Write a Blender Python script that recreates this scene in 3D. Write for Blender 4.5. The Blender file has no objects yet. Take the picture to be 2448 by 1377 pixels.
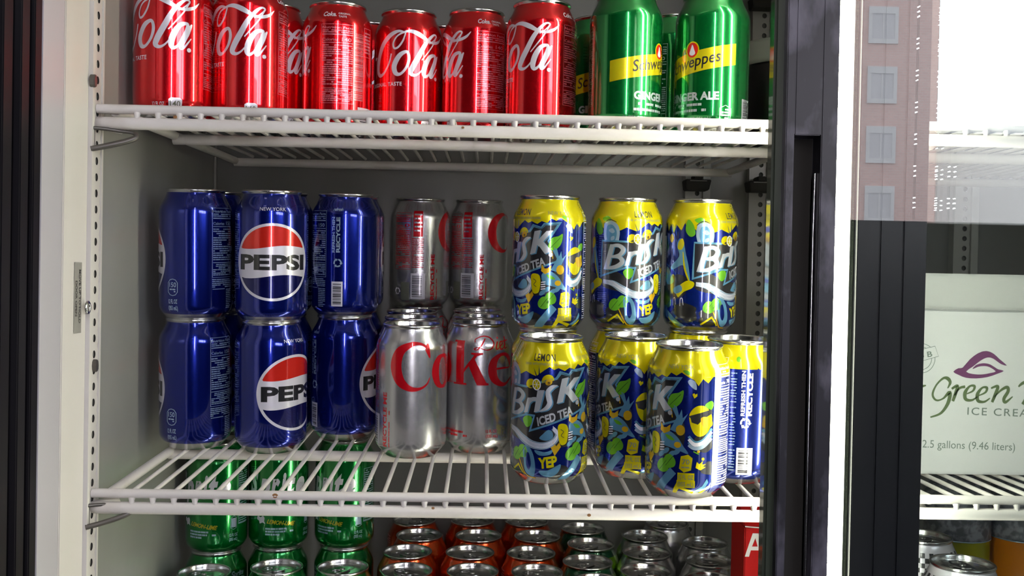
import bpy, bmesh, math, random
from mathutils import Vector, Matrix, geometry
from mathutils.geometry import tessellate_polygon

# ------------------------------------------------------------------ camera, world, light, exposure
scn = bpy.context.scene
COL = scn.collection
F_PX, CW, CH = 2400.0, 2448.0, 1377.0
H = 1.40                                            # eye height above the shop floor
YAW, PITCH, ROLL = math.atan(64 / F_PX), math.atan(33 / F_PX), 0.0195
_f0 = Vector((math.sin(YAW), math.cos(YAW), 0))
FWD = (_f0 * math.cos(PITCH) + Vector((0, 0, -math.sin(PITCH)))).normalized()
_r0 = Vector((math.cos(YAW), -math.sin(YAW), 0))
_u0 = _r0.cross(FWD)
RGT = _r0 * math.cos(ROLL) + _u0 * math.sin(ROLL)
UPV = -_r0 * math.sin(ROLL) + _u0 * math.cos(ROLL)
cam_d = bpy.data.cameras.new('camera')
cam_d.sensor_width = 36.0
cam_d.lens = 36.0 * F_PX / CW
cam_d.clip_start = 0.02
cam_d.clip_end = 200
cam = bpy.data.objects.new('camera', cam_d)
COL.objects.link(cam)
cam.matrix_world = Matrix(((RGT.x, UPV.x, -FWD.x, 0), (RGT.y, UPV.y, -FWD.y, 0), (RGT.z, UPV.z, -FWD.z, H), (0, 0, 0, 1)))
scn.camera = cam

scn.view_settings.view_transform = 'Standard'
scn.view_settings.look = 'None'
scn.view_settings.gamma = 1.0
scn.view_settings.exposure = -1.25
scn.cycles.use_denoising = True
scn.cycles.max_bounces = 10
scn.cycles.transparent_max_bounces = 12
scn.cycles.sample_clamp_indirect = 6.0
scn.cycles.caustics_reflective = True

world = bpy.data.worlds.new('overcast_sky')
scn.world = world
world.use_nodes = True
bgn = world.node_tree.nodes['Background']
bgn.inputs[0].default_value = (0.86, 0.90, 1.0, 1)
bgn.inputs[1].default_value = 26.0

def area(name, loc, rot, sx, sy, power, color, portal=False):
    d = bpy.data.lights.new(name, 'AREA')
    d.shape = 'RECTANGLE'; d.size = sx; d.size_y = sy; d.energy = power; d.color = color
    if portal: d.cycles.is_portal = True
    o = bpy.data.objects.new(name, d)
    o.location = loc; o.rotation_euler = rot
    COL.objects.link(o)
    return o
LAMP_E = 75.0         # strength of the cooler's own lamp tube
HIGHLIGHT_E = 95.0         # strength of the unseen light strip added behind the viewer
CEIL_E = 8.0          # strength of the shop's ceiling tubes
WIN = (0.78, 2.1, H + 0.16, 2.30, -1.2)             # shop window opening: x0, x1, z0, z1, y
area('window_portal', ((WIN[0] + WIN[1]) / 2, WIN[4] - 0.03, (WIN[2] + WIN[3]) / 2), (math.pi / 2, 0, 0),
     WIN[1] - WIN[0], WIN[3] - WIN[2], 1, (1, 1, 1), True)

def at(px, py, Y):
    """world point seen at pixel (px, py) on the vertical plane y = Y"""
    d = FWD + RGT * ((px - CW / 2) / F_PX) + UPV * (-(py - CH / 2) / F_PX)
    return Vector((0, 0, H)) + d * (Y / d.y)

# ------------------------------------------------------------------ materials
MATS = {}
def mat(name, color=(0.8, 0.8, 0.8), metal=0.0, rough=0.5, emit=None, estr=0.0, spec=0.5, noise=None, bump=None, coat=0.0, aniso=0.0):
    if name in MATS: return MATS[name]
    m = bpy.data.materials.new(name); m.use_nodes = True
    nt = m.node_tree; b = nt.nodes['Principled BSDF']
    b.inputs['Base Color'].default_value = (*color, 1)
    b.inputs['Metallic'].default_value = metal
    b.inputs['Roughness'].default_value = rough
    b.inputs['Specular IOR Level'].default_value = spec
    if coat == 0 and (name.endswith('_ink') or name in ('tea_lettering_silver', 'silver_can_coat', 'pale_print_on_red')): coat = 1.0
    if coat:
        b.inputs['Coat Weight'].default_value = coat
        b.inputs['Coat Roughness'].default_value = 0.05
    if aniso: b.inputs['Anisotropic'].default_value = aniso
    if emit:
        b.inputs['Emission Color'].default_value = (*emit, 1)
        b.inputs['Emission Strength'].default_value = estr
    tc = nt.nodes.new('ShaderNodeTexCoord')
    if noise:                                        # (second colour, scale, low, high, (stretch xyz))
        c2, sc, lo, hi, st = noise
        mp = nt.nodes.new('ShaderNodeMapping'); mp.inputs['Scale'].default_value = st
        nz = nt.nodes.new('ShaderNodeTexNoise'); nz.inputs['Scale'].default_value = sc; nz.inputs['Detail'].default_value = 5
        rp = nt.nodes.new('ShaderNodeValToRGB')
        rp.color_ramp.elements[0].position = lo; rp.color_ramp.elements[0].color = (*color, 1)
        rp.color_ramp.elements[1].position = hi; rp.color_ramp.elements[1].color = (*c2, 1)
        nt.links.new(tc.outputs['Object'], mp.inputs[0]); nt.links.new(mp.outputs[0], nz.inputs['Vector'])
        nt.links.new(nz.outputs['Fac'], rp.inputs[0]); nt.links.new(rp.outputs[0], b.inputs['Base Color'])
    if bump:
        sc, strength = bump
        nz = nt.nodes.new('ShaderNodeTexNoise'); nz.inputs['Scale'].default_value = sc; nz.inputs['Detail'].default_value = 3
        bp = nt.nodes.new('ShaderNodeBump'); bp.inputs['Strength'].default_value = strength; bp.inputs['Distance'].default_value = 0.001
        nt.links.new(tc.outputs['Object'], nz.inputs['Vector']); nt.links.new(nz.outputs['Fac'], bp.inputs['Height'])
        nt.links.new(bp.outputs[0], b.inputs['Normal'])
    MATS[name] = m
    return m

def glass_mat(name, tint, refl):
    m = bpy.data.materials.new(name); m.use_nodes = True
    nt = m.node_tree; nt.nodes.clear()
    out = nt.nodes.new('ShaderNodeOutputMaterial'); mx = nt.nodes.new('ShaderNodeMixShader')
    tr = nt.nodes.new('ShaderNodeBsdfTransparent'); tr.inputs[0].default_value = (*tint, 1)
    gl = nt.nodes.new('ShaderNodeBsdfGlossy'); gl.inputs['Roughness'].default_value = 0.0
    fr = nt.nodes.new('ShaderNodeFresnel'); fr.inputs[0].default_value = 1.5
    mu = nt.nodes.new('ShaderNodeMath'); mu.operation = 'MULTIPLY'; mu.inputs[1].default_value = refl; mu.use_clamp = True
    nt.links.new(fr.outputs[0], mu.inputs[0]); nt.links.new(mu.outputs[0], mx.inputs[0])
    nt.links.new(tr.outputs[0], mx.inputs[1]); nt.links.new(gl.outputs[0], mx.inputs[2]); nt.links.new(mx.outputs[0], out.inputs[0])
    MATS[name] = m
    return m

INK = 0.2
M_ALU = mat('bare_aluminium', (0.78, 0.77, 0.76), 1.0, 0.20)
M_LID = mat('lid_aluminium', (0.70, 0.70, 0.69), 1.0, 0.22)
M_RED = mat('red_metal_ink', (0.80, 0.006, 0.014), 0.82, INK)
M_WHT = mat('white_ink', (0.80, 0.78, 0.84), 0.35, 0.28)
M_PNK = mat('pale_print_on_red', (0.62, 0.20, 0.24), 0.5, 0.28)
M_GRN = mat('green_metal_ink', (0.003, 0.20, 0.040), 0.80, INK)
M_YEL = mat('yellow_metal_ink', (0.86, 0.74, 0.015), 0.6, 0.2)
M_BLK = mat('black_ink', (0.010, 0.010, 0.012), 0.1, 0.3)
M_NVY = mat('blue_metal_ink', (0.003, 0.013, 0.22), 0.82, INK)
M_NV2 = mat('deep_navy_ink', (0.004, 0.006, 0.10), 0.6, 0.2)
M_RD2 = mat('bright_red_ink', (0.72, 0.022, 0.012), 0.4, 0.22)
M_SLV = mat('silver_can_coat', (0.66, 0.66, 0.67), 0.9, 0.27)
M_CRD = mat('crimson_ink', (0.60, 0.004, 0.012), 0.35, 0.25)
M_BYL = mat('lemon_yellow_ink', (0.86, 0.76, 0.004), 0.55, 0.2)
M_BNV = mat('tea_navy_ink', (0.004, 0.018, 0.20), 0.7, 0.2)
M_BBL = mat('tea_light_blue_ink', (0.13, 0.34, 0.52), 0.5, 0.2)
M_BPL = mat('tea_pale_blue_ink', (0.42, 0.56, 0.70), 0.5, 0.22)
M_BGN = mat('tea_leaf_green_ink', (0.16, 0.50, 0.03), 0.5, 0.2)
M_BGR = mat('tea_gold_ink', (0.80, 0.50, 0.02), 0.5, 0.2)
M_BSL = mat('tea_lettering_silver', (0.66, 0.70, 0.74), 0.6, 0.25)
M_GRY = mat('grey_ink', (0.16, 0.17, 0.12), 0.3, 0.3)
M_GR2 = mat('lemon_lime_green_ink', (0.0, 0.20, 0.03), 0.75, 0.2)
M_LML = mat('lemon_lime_yellow_ink', (0.50, 0.40, 0.02), 0.5, 0.25)
M_ORG = mat('orange_metal_ink', (0.75, 0.075, 0.004), 0.8, 0.22)
M_LIM = mat('lime_metal_ink', (0.22, 0.52, 0.01), 0.75, 0.22)
M_DGN = mat('dark_green_ink', (0.004, 0.07, 0.03), 0.6, 0.25)
M_DKM = mat('black_metal_coat', (0.012, 0.011, 0.012), 0.5, 0.3)

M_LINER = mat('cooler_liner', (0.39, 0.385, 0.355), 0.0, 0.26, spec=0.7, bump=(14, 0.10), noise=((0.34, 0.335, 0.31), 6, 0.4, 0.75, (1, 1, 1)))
M_LINER_SHADED = mat('cooler_liner_shaded', (0.165, 0.165, 0.158), 0.0, 0.34, spec=0.6)  # liner colour darkened to stand for the shade at the back
M_PANEL = mat('cream_frame_paint', (0.70, 0.665, 0.62), 0.0, 0.42, noise=((0.62, 0.58, 0.51), 9, 0.45, 0.8, (1, 1, .3)))
M_LAV = mat('grey_vinyl_track', (0.46, 0.44, 0.47), 0.0, 0.35)
M_FRM = mat('black_door_frame', (0.006, 0.005, 0.007), 0.0, 0.5, spec=0.2, noise=((0.012, 0.011, 0.013), 7, 0.45, 0.7, (4, 4, .5)))
M_STL = mat('scuffed_black_stile', (0.018, 0.017, 0.024), 0.0, 0.38, noise=((0.13, 0.122, 0.155), 48, 0.47, 0.66, (1, 1, .45)))
M_PLAIN = mat('dark_stile', (0.010, 0.010, 0.014), 0.0, 0.30)
M_COATW = mat('coated_wire', (0.76, 0.72, 0.67), 0.0, 0.42, bump=(160, 0.25), noise=((0.55, 0.50, 0.43), 26, 0.52, 0.8, (.5, 1, 1)))
M_RUST = mat('rust_brown', (0.30, 0.14, 0.05), 0.0, 0.8)
M_ZINC = mat('dull_zinc', (0.13, 0.12, 0.11), 0.7, 0.45)
M_HOLE = mat('hole_shadow', (0.02, 0.018, 0.015), 0.0, 0.9)
M_HOL2 = mat('shallow_hole_grey', (0.10, 0.10, 0.09), 0.0, 0.8)
M_GASK = mat('clear_edge_gasket', (0.05, 0.06, 0.045), 0.0, 0.08, spec=0.8)
M_LAMP = mat('lamp_tube_light', (1, 1, 1), emit=(1.0, 1.0, 0.80), estr=LAMP_E)
M_LAMP_ADDED = mat('added_box_lamp_light', (1, 1, 1), emit=(1.0, 1.0, 0.88), estr=LAMP_E)
M_CARD = mat('white_cardboard', (0.80, 0.80, 0.77), 0.0, 0.6)
M_PURP = mat('purple_print', (0.16, 0.045, 0.13), 0, 0.6)
M_OLIV = mat('olive_green_print', (0.115, 0.165, 0.065), 0, 0.6)
M_SAGE = mat('sage_grey_print', (0.20, 0.24, 0.20), 0, 0.6)
M_STIK = mat('grey_sticker', (0.30, 0.29, 0.26), 0, 0.5)
M_DGRY = mat('dark_lettering', (0.05, 0.045, 0.04), 0, 0.5)
G_DOOR = glass_mat('door_glass', (0.96, 0.98, 0.97), 2.0)

# ------------------------------------------------------------------ helpers
def link_mesh(name, me, parent=None, mats=None):
    o = bpy.data.objects.new(name, me); COL.objects.link(o)
    if parent: o.parent = parent
    if mats:
        for m in mats: me.materials.append(m)
    return o

def tag(o, label, cat, group=None, kind=None):
    if label: o['label'] = label
    if cat: o['category'] = cat
    if group: o['group'] = group
    if kind: o['kind'] = kind
    return o

def empty(name, loc=(0, 0, 0)):
    o = bpy.data.objects.new(name, None); o.location = loc; COL.objects.link(o); o.empty_display_size = 0.02
    return o

class MB:
    """collects boxes, tubes and prisms into one mesh"""
    def __init__(s): s.v = []; s.f = []; s.m = []; s.sm = []
    def add(s, vs, fs, mi=0, smooth=False):
        b = len(s.v); s.v += [tuple(v) for v in vs]
        for f in fs: s.f.append([b + i for i in f]); s.m.append(mi); s.sm.append(smooth)
    def box(s, x0, x1, y0, y1, z0, z1, mi=0):
        vs = [(x, y, z) for z in (z0, z1) for y in (y0, y1) for x in (x0, x1)]
        s.add(vs, [(0, 2, 3, 1), (4, 5, 7, 6), (0, 1, 5, 4), (2, 6, 7, 3), (0, 4, 6, 2), (1, 3, 7, 5)], mi)
    def hexa(s, bot, top, mi=0):
        n = len(bot); vs = list(bot) + list(top)
        fs = [tuple(range(n))[::-1], tuple(range(n, 2 * n))] + [(i, (i + 1) % n, n + (i + 1) % n, n + i) for i in range(n)]
        s.add(vs, fs, mi)
    def tube(s, pts, r, n=10, mi=0, caps=True):
        pts = [Vector(p) for p in pts]; rings = []
        up = None
        for i, p in enumerate(pts):
            a = pts[max(i - 1, 0)]; c = pts[min(i + 1, len(pts) - 1)]
            d = (c - a).normalized()
            if up is None: up = Vector((0, 0, 1)) if abs(d.z) < .9 else Vector((0, 1, 0))
            e1 = d.cross(up).normalized(); e2 = e1.cross(d).normalized(); up = e2
            rr = r[i] if isinstance(r, (list, tuple)) else r
            rings.append([p + (e1 * math.cos(t) + e2 * math.sin(t)) * rr for t in [2 * math.pi * k / n for k in range(n)]])
        vs = [v for rg in rings for v in rg]
        fs = []
        for i in range(len(rings) - 1):
            for k in range(n):
                fs.append((i * n + k, i * n + (k + 1) % n, (i + 1) * n + (k + 1) % n, (i + 1) * n + k))
        s.add(vs, fs, mi, True)
        if caps:
            s.add(rings[0], [tuple(range(n))], mi); s.add(rings[-1], [tuple(range(n))[::-1]], mi)
    def lathe(s, prof, n=48, mi=0, cx=0, cy=0, cz=0):
        vs = []; fs = []
        for r, z in prof:
            for k in range(n):
                a = 2 * math.pi * k / n
                vs.append((cx + r * math.sin(a), cy - r * math.cos(a), cz + z))
        for i in range(len(prof) - 1):
            for k in range(n):
                fs.append((i * n + k, i * n + (k + 1) % n, (i + 1) * n + (k + 1) % n, (i + 1) * n + k))
        s.add(vs, fs, mi, True)
    def build(s, name, mats, parent=None, bevel=0.0):
        me = bpy.data.meshes.new(name); me.from_pydata(s.v, [], s.f)
        me.polygons.foreach_set('material_index', s.m); me.polygons.foreach_set('use_smooth', s.sm)
        if not isinstance(mats, (list, tuple)): mats = [mats]
        for m in mats: me.materials.append(m)
        me.update()
        bm = bmesh.new(); bm.from_mesh(me)
        bmesh.ops.recalc_face_normals(bm, faces=bm.faces)
        if bevel:
            es = [e for e in bm.edges if len(e.link_faces) == 2 and e.calc_face_angle(0) > 0.7]
            bmesh.ops.bevel(bm, geom=es, offset=bevel, segments=2, affect='EDGES', clamp_overlap=True)
        bm.to_mesh(me); bm.free()
        return link_mesh(name, me, parent)

# ------------------------------------------------------------------ flat artwork (s along, t up, in mm)
def cr(pts, sub=5, closed=False):
    """Catmull-Rom through points of any dimension"""
    n = len(pts); out = []
    rng = range(n) if closed else range(n - 1)
    for i in rng:
        if closed: p = [pts[(i - 1) % n], pts[i], pts[(i + 1) % n], pts[(i + 2) % n]]
        else: p = [pts[max(i - 1, 0)], pts[i], pts[i + 1], pts[min(i + 2, n - 1)]]
        for k in range(sub):
            u = k / sub
            out.append(tuple(0.5 * (2 * b + (c - a) * u + (2 * a - 5 * b + 4 * c - d) * u * u + (3 * b - a - 3 * c + d) * u ** 3)
                             for a, b, c, d in zip(*p)))
    if not closed: out.append(tuple(pts[-1]))
    return out

class Art:
    def __init__(s): s.p = []                        # (material, layer, verts2d, faces)
    def poly(s, m, pts, layer=0, holes=()):
        loops = [[Vector((a, b, 0)) for a, b in L] for L in [pts, *holes]]
        flat = [(v.x, v.y) for L in loops for v in L]
        s.p.append((m, layer, flat, [tuple(t) for t in tessellate_polygon(loops)]))
    def blob(s, m, pts, layer=0, sub=5): s.poly(m, cr(pts, sub, True), layer)
    def rect(s, m, a0, b0, a1, b1, layer=0): s.poly(m, [(a0, b0), (a1, b0), (a1, b1), (a0, b1)], layer)
    def ell(s, m, a, b, ra, rb, layer=0, rot=0, n=28):
        c, d = math.cos(rot), math.sin(rot)
        s.poly(m, [(a + ra * math.cos(t) * c - rb * math.sin(t) * d, b + ra * math.cos(t) * d + rb * math.sin(t) * c)
                   for t in [2 * math.pi * k / n for k in range(n)]], layer)
    def ring(s, m, a, b, ra, rb, w, layer=0, n=40):
        s.stroke(m, [(a + ra * math.cos(t), b + rb * math.sin(t), w) for t in [2 * math.pi * k / n for k in range(n)]], layer, True, 1)
    def frame(s, m, a0, b0, a1, b1, w, layer=0):
        s.rect(m, a0, b0, a1, b0 + w, layer); s.rect(m, a0, b1 - w, a1, b1, layer)
        s.rect(m, a0, b0, a0 + w, b1, layer); s.rect(m, a1 - w, b0, a1, b1, layer)
    def stroke(s, m, pts, layer=0, closed=False, sub=6):
        q = cr(pts, sub, closed) if sub > 1 else list(pts)
        n = len(q); V = []; Fc = []
        for i in range(n):
            a = q[(i - 1) % n] if closed else q[max(i - 1, 0)]; c = q[(i + 1) % n] if closed else q[min(i + 1, n - 1)]
            dx, dy = c[0] - a[0], c[1] - a[1]; L = math.hypot(dx, dy) or 1
            w = max(q[i][2], .15) / 2
            V += [(q[i][0] - dy / L * w, q[i][1] + dx / L * w), (q[i][0] + dy / L * w, q[i][1] - dx / L * w)]
        for i in range(n if closed else n - 1):
            j = (i + 1) % n
            Fc.append((2 * i, 2 * i + 1, 2 * j + 1, 2 * j))
        s.p.append((m, layer, V, Fc))
    def text(s, m, txt, a, b, h, layer=0, bold=0.0, shear=0.0, rot=0.0, width=None, align='LEFT', space=1.0):
        """h = cap height in mm, (a, b) = left (or centre) of the baseline"""
        c = bpy.data.curves.new('t', 'FONT'); c.body = txt; c.size = 1.0; c.resolution_u = 3; c.shear = shear
        c.space_character = space; c.offset = bold; c.fill_mode = 'FRONT'
        o = bpy.data.objects.new('t', c)
        me = bpy.data.meshes.new_from_object(o)
        k = h / 0.73
        V = [(v.co.x * k, v.co.y * k) for v in me.vertices]; Fc = [tuple(p.vertices) for p in me.polygons]
        if V:
            x0 = min(v[0] for v in V); x1 = max(v[0] for v in V)
            sx = (width / (x1 - x0)) if width else 1.0
            off = -x0 if align == 'LEFT' else -(x0 + x1) / 2
            co, si = math.cos(rot), math.sin(rot)
            V = [((x + off) * sx, y) for x, y in V]
            V = [(a + x * co - y * si, b + x * si + y * co) for x, y in V]
            s.p.append((m, layer, V, Fc))
        bpy.data.objects.remove(o); bpy.data.curves.remove(c); bpy.data.meshes.remove(me)
    def lines(s, m, a0, b0, a1, b1, pitch, h, layer=0, seed=1, gap=0.25):
        """rows of unreadable small print"""
        rd = random.Random(seed); b = b1
        while b > b0:
            a = a0
            while a < a1 - .5:
                L = rd.uniform(1.6, 6.0); e = min(a + L, a1)
                if rd.random() > 0.12: s.rect(m, a, b - h, e, b, layer)
                a = e + gap * 1.6
            b -= pitch
    def bars(s, m, a0, b0, a1, b1, layer=0, seed=3, vertical=False):
        rd = random.Random(seed); p = b0 if not vertical else a0; lim = b1 if not vertical else a1
        while p < lim - .2:
            w = rd.choice((.3, .5, .8, 1.1)); g = rd.choice((.35, .5, .8)); e = min(p + w, lim)
            if vertical: s.rect(m, p, b0, e, b1, layer)
            else: s.rect(m, a0, p, a1, e, layer)
            p = e + g
    def facts(s, m, a0, b0, a1, b1, cal, layer=0, seed=2):
        w = a1 - a0
        s.frame(m, a0, b0, a1, b1, .35, layer)
        s.text(m, 'Nutrition Facts', a0 + 1, b1 - 4.2, 2.4, layer, .012, width=w - 2)
        s.lines(m, a0 + 1, b1 - 8.4, a1 - 1, b1 - 5.3, 1.7, .9, layer, seed)
        s.rect(m, a0 + 1, b1 - 10, a1 - 1, b1 - 9, layer)
        s.text(m, 'Calories', a0 + 1, b1 - 15.5, 2.6, layer, .012, width=w * .48)
        s.text(m, cal, a0 + w * .62, b1 - 15.5, 3.4, layer, .02, width=w * .3)
        s.rect(m, a0 + 1, b1 - 17.4, a1 - 1, b1 - 16.8, layer)
        s.lines(m, a0 + 1, b0 + 16, a1 - 1, b1 - 19, 2.0, 1.0, layer, seed + 1)
        s.rect(m, a0 + 1, b0 + 13.4, a1 - 1, b0 + 14, layer)
        s.lines(m, a0 + 1, b0 + 1.5, a1 - 1, b0 + 12.4, 1.6, .85, layer, seed + 2)
    def vcopy(s, ds, dt=0, ss=1.0, st=1.0, rotq=None):
        b = Art(); b.p = [(m, l, [(x * ss + ds, y * st + dt) for x, y in V], F) for m, l, V, F in s.p]
        return b
    def turned(s, a, b, cw=False):
        """a quarter turn about (0,0) then moved to (a,b)"""
        q = Art(); q.p = [(m, l, [((y, -x) if cw else (-y, x)) for x, y in V], F) for m, l, V, F in s.p]
        q.p = [(m, l, [(x + a, y + b) for x, y in V], F) for m, l, V, F in q.p]
        return q
    def plus(s, o): s.p += o.p; return s

R_CAN = 33.1
PROFILE = [(0.5, 10.5), (8, 9.8), (16, 6.5), (21.0, 1.8), (22.8, 0.25), (23.8, 0), (24.9, 0.8), (27.6, 4.2), (30.2, 7.0), (31.9, 9.4), (32.8, 12.0), (33.1, 15.0),
           (33.1, 40), (33.1, 70), (33.1, 99.5), (32.95, 101.8), (32.4, 104.2), (31.4, 106.8), (30.0, 109.6), (28.5, 112.4), (27.2, 115.2), (26.3, 117.4), (26.0, 118.8)]
def prof_r(t):
    pr = PROFILE[5:]
    if t <= pr[0][1]: return pr[0][0]
    for (r0, z0), (r1, z1) in zip(pr, pr[1:]):
        if t <= z1: return r0 + (r1 - r0) * (t - z0) / (z1 - z0)
    return pr[-1][0]
def prof_n(t):
    d = (prof_r(t + .6) - prof_r(t - .6)) / 1.2
    L = math.hypot(1, d)
    return 1 / L, -d / L

def can_body_mesh(name, base_mat, art):
    """lathe body with the printed artwork wrapped round it, as one mesh"""
    mats = [base_mat, M_ALU]; V = []; N = []; Fc = []; MI = []
    n = 96
    for r, z in PROFILE:
        if z < 10.6 and r < 24: nr, nz = (-0.3, -0.95) if r < 22.9 else (0.1, -1)
        else: nr, nz = prof_n(z)
        for k in range(n):
            a = 2 * math.pi * k / n
            V.append((r * math.sin(a) * .001, -r * math.cos(a) * .001, z * .001)); N.append((nr * math.sin(a), -nr * math.cos(a), nz))
    for i in range(len(PROFILE) - 1):
        for k in range(n):
            Fc.append((i * n + k, i * n + (k + 1) % n, (i + 1) * n + (k + 1) % n, (i + 1) * n + k))
            MI.append(1 if i < 8 else 0)
    groups = {}
    for m, layer, v2, f2 in art.p: groups.setdefault((m.name, layer), []).append((v2, f2))
    for (mn, layer), pieces in groups.items():
        m = bpy.data.materials[mn]
        if m not in mats: mats.append(m)
        mi = mats.index(m)
        bm = bmesh.new()
        for v2, f2 in pieces:
            vs = [bm.verts.new((x, y, 0)) for x, y in v2]
            for f in f2:
                try: bm.faces.new([vs[i] for i in f])
                except ValueError: pass
        xs = [v.co.x for v in bm.verts]; ys = [v.co.y for v in bm.verts]
        step = 2 * math.pi * R_CAN / n
        x = math.ceil(min(xs) / step) * step
        while x < max(xs):
            bmesh.ops.bisect_plane(bm, geom=bm.verts[:] + bm.edges[:] + bm.faces[:], plane_co=(x, 0, 0), plane_no=(1, 0, 0), dist=1e-5)
            x += step
        for z in [p[1] for p in PROFILE[7:]]:
            if min(ys) < z < max(ys):
                bmesh.ops.bisect_plane(bm, geom=bm.verts[:] + bm.edges[:] + bm.faces[:], plane_co=(0, z, 0), plane_no=(0, 1, 0), dist=1e-5)
        bm.verts.index_update(); b = len(V); off = 0.05 + 0.035 * layer
        for v in bm.verts:
            t = v.co.y; a = v.co.x / R_CAN; nr, nz = prof_n(t)
            r = prof_r(t) + off * nr; z = t + off * nz
            V.append((r * math.sin(a) * .001, -r * math.cos(a) * .001, z * .001)); N.append((nr * math.sin(a), -nr * math.cos(a), nz))
        for f in bm.faces:
            idx = [v.index for v in f.verts]
            if f.normal.z < 0: idx.reverse()
            Fc.append([b + i for i in idx]); MI.append(mi)
        bm.free()
    me = bpy.data.meshes.new(name); me.from_pydata(V, [], Fc)
    for m in mats: me.materials.append(m)
    me.polygons.foreach_set('material_index', MI)
    me.polygons.foreach_set('use_smooth', [True] * len(Fc))
    me.update(); me.normals_split_custom_set_from_vertices([Vector(q).normalized() for q in N])
    return me

def flat_art(name, art, org, ex, ey, parent, off=0.0002):
    """printed artwork lying on a flat face: org + ex*s + ey*t (metres per mm)"""
    ex, ey, org = Vector(ex), Vector(ey), Vector(org); nrm = ex.cross(ey).normalized()
    V = []; Fc = []; MI = []; mats = []
    for m, layer, v2, f2 in art.p:
        if m not in mats: mats.append(m)
        b = len(V); V += [org + (ex * x + ey * y) * .001 + nrm * (off + off * layer) for x, y in v2]
        for f in f2: Fc.append([b + i for i in f]); MI.append(mats.index(m))
    me = bpy.data.meshes.new(name); me.from_pydata([tuple(v) for v in V], [], Fc)
    for m in mats: me.materials.append(m)
    me.polygons.foreach_set('material_index', MI); me.update()
    return link_mesh(name, me, parent)
# ------------------------------------------------------------------ can artwork
def arrow_loop(A, m, a, b, r, layer=0):
    """three chasing arrows of the recycling mark"""
    for k in range(3):
        t0 = math.pi / 2 + k * 2 * math.pi / 3
        A.stroke(m, [(a + r * math.cos(t0 - u), b + r * math.sin(t0 - u), r * .42) for u in (0.2, .7, 1.2, 1.55)], layer, False, 3)
        e = t0 - 1.55
        A.poly(m, [(a + r * .55 * math.cos(e), b + r * .55 * math.sin(e)), (a + r * 1.5 * math.cos(e), b + r * 1.5 * math.sin(e)),
                   (a + r * 1.05 * math.cos(e - .6), b + r * 1.05 * math.sin(e - .6))], layer)

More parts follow.
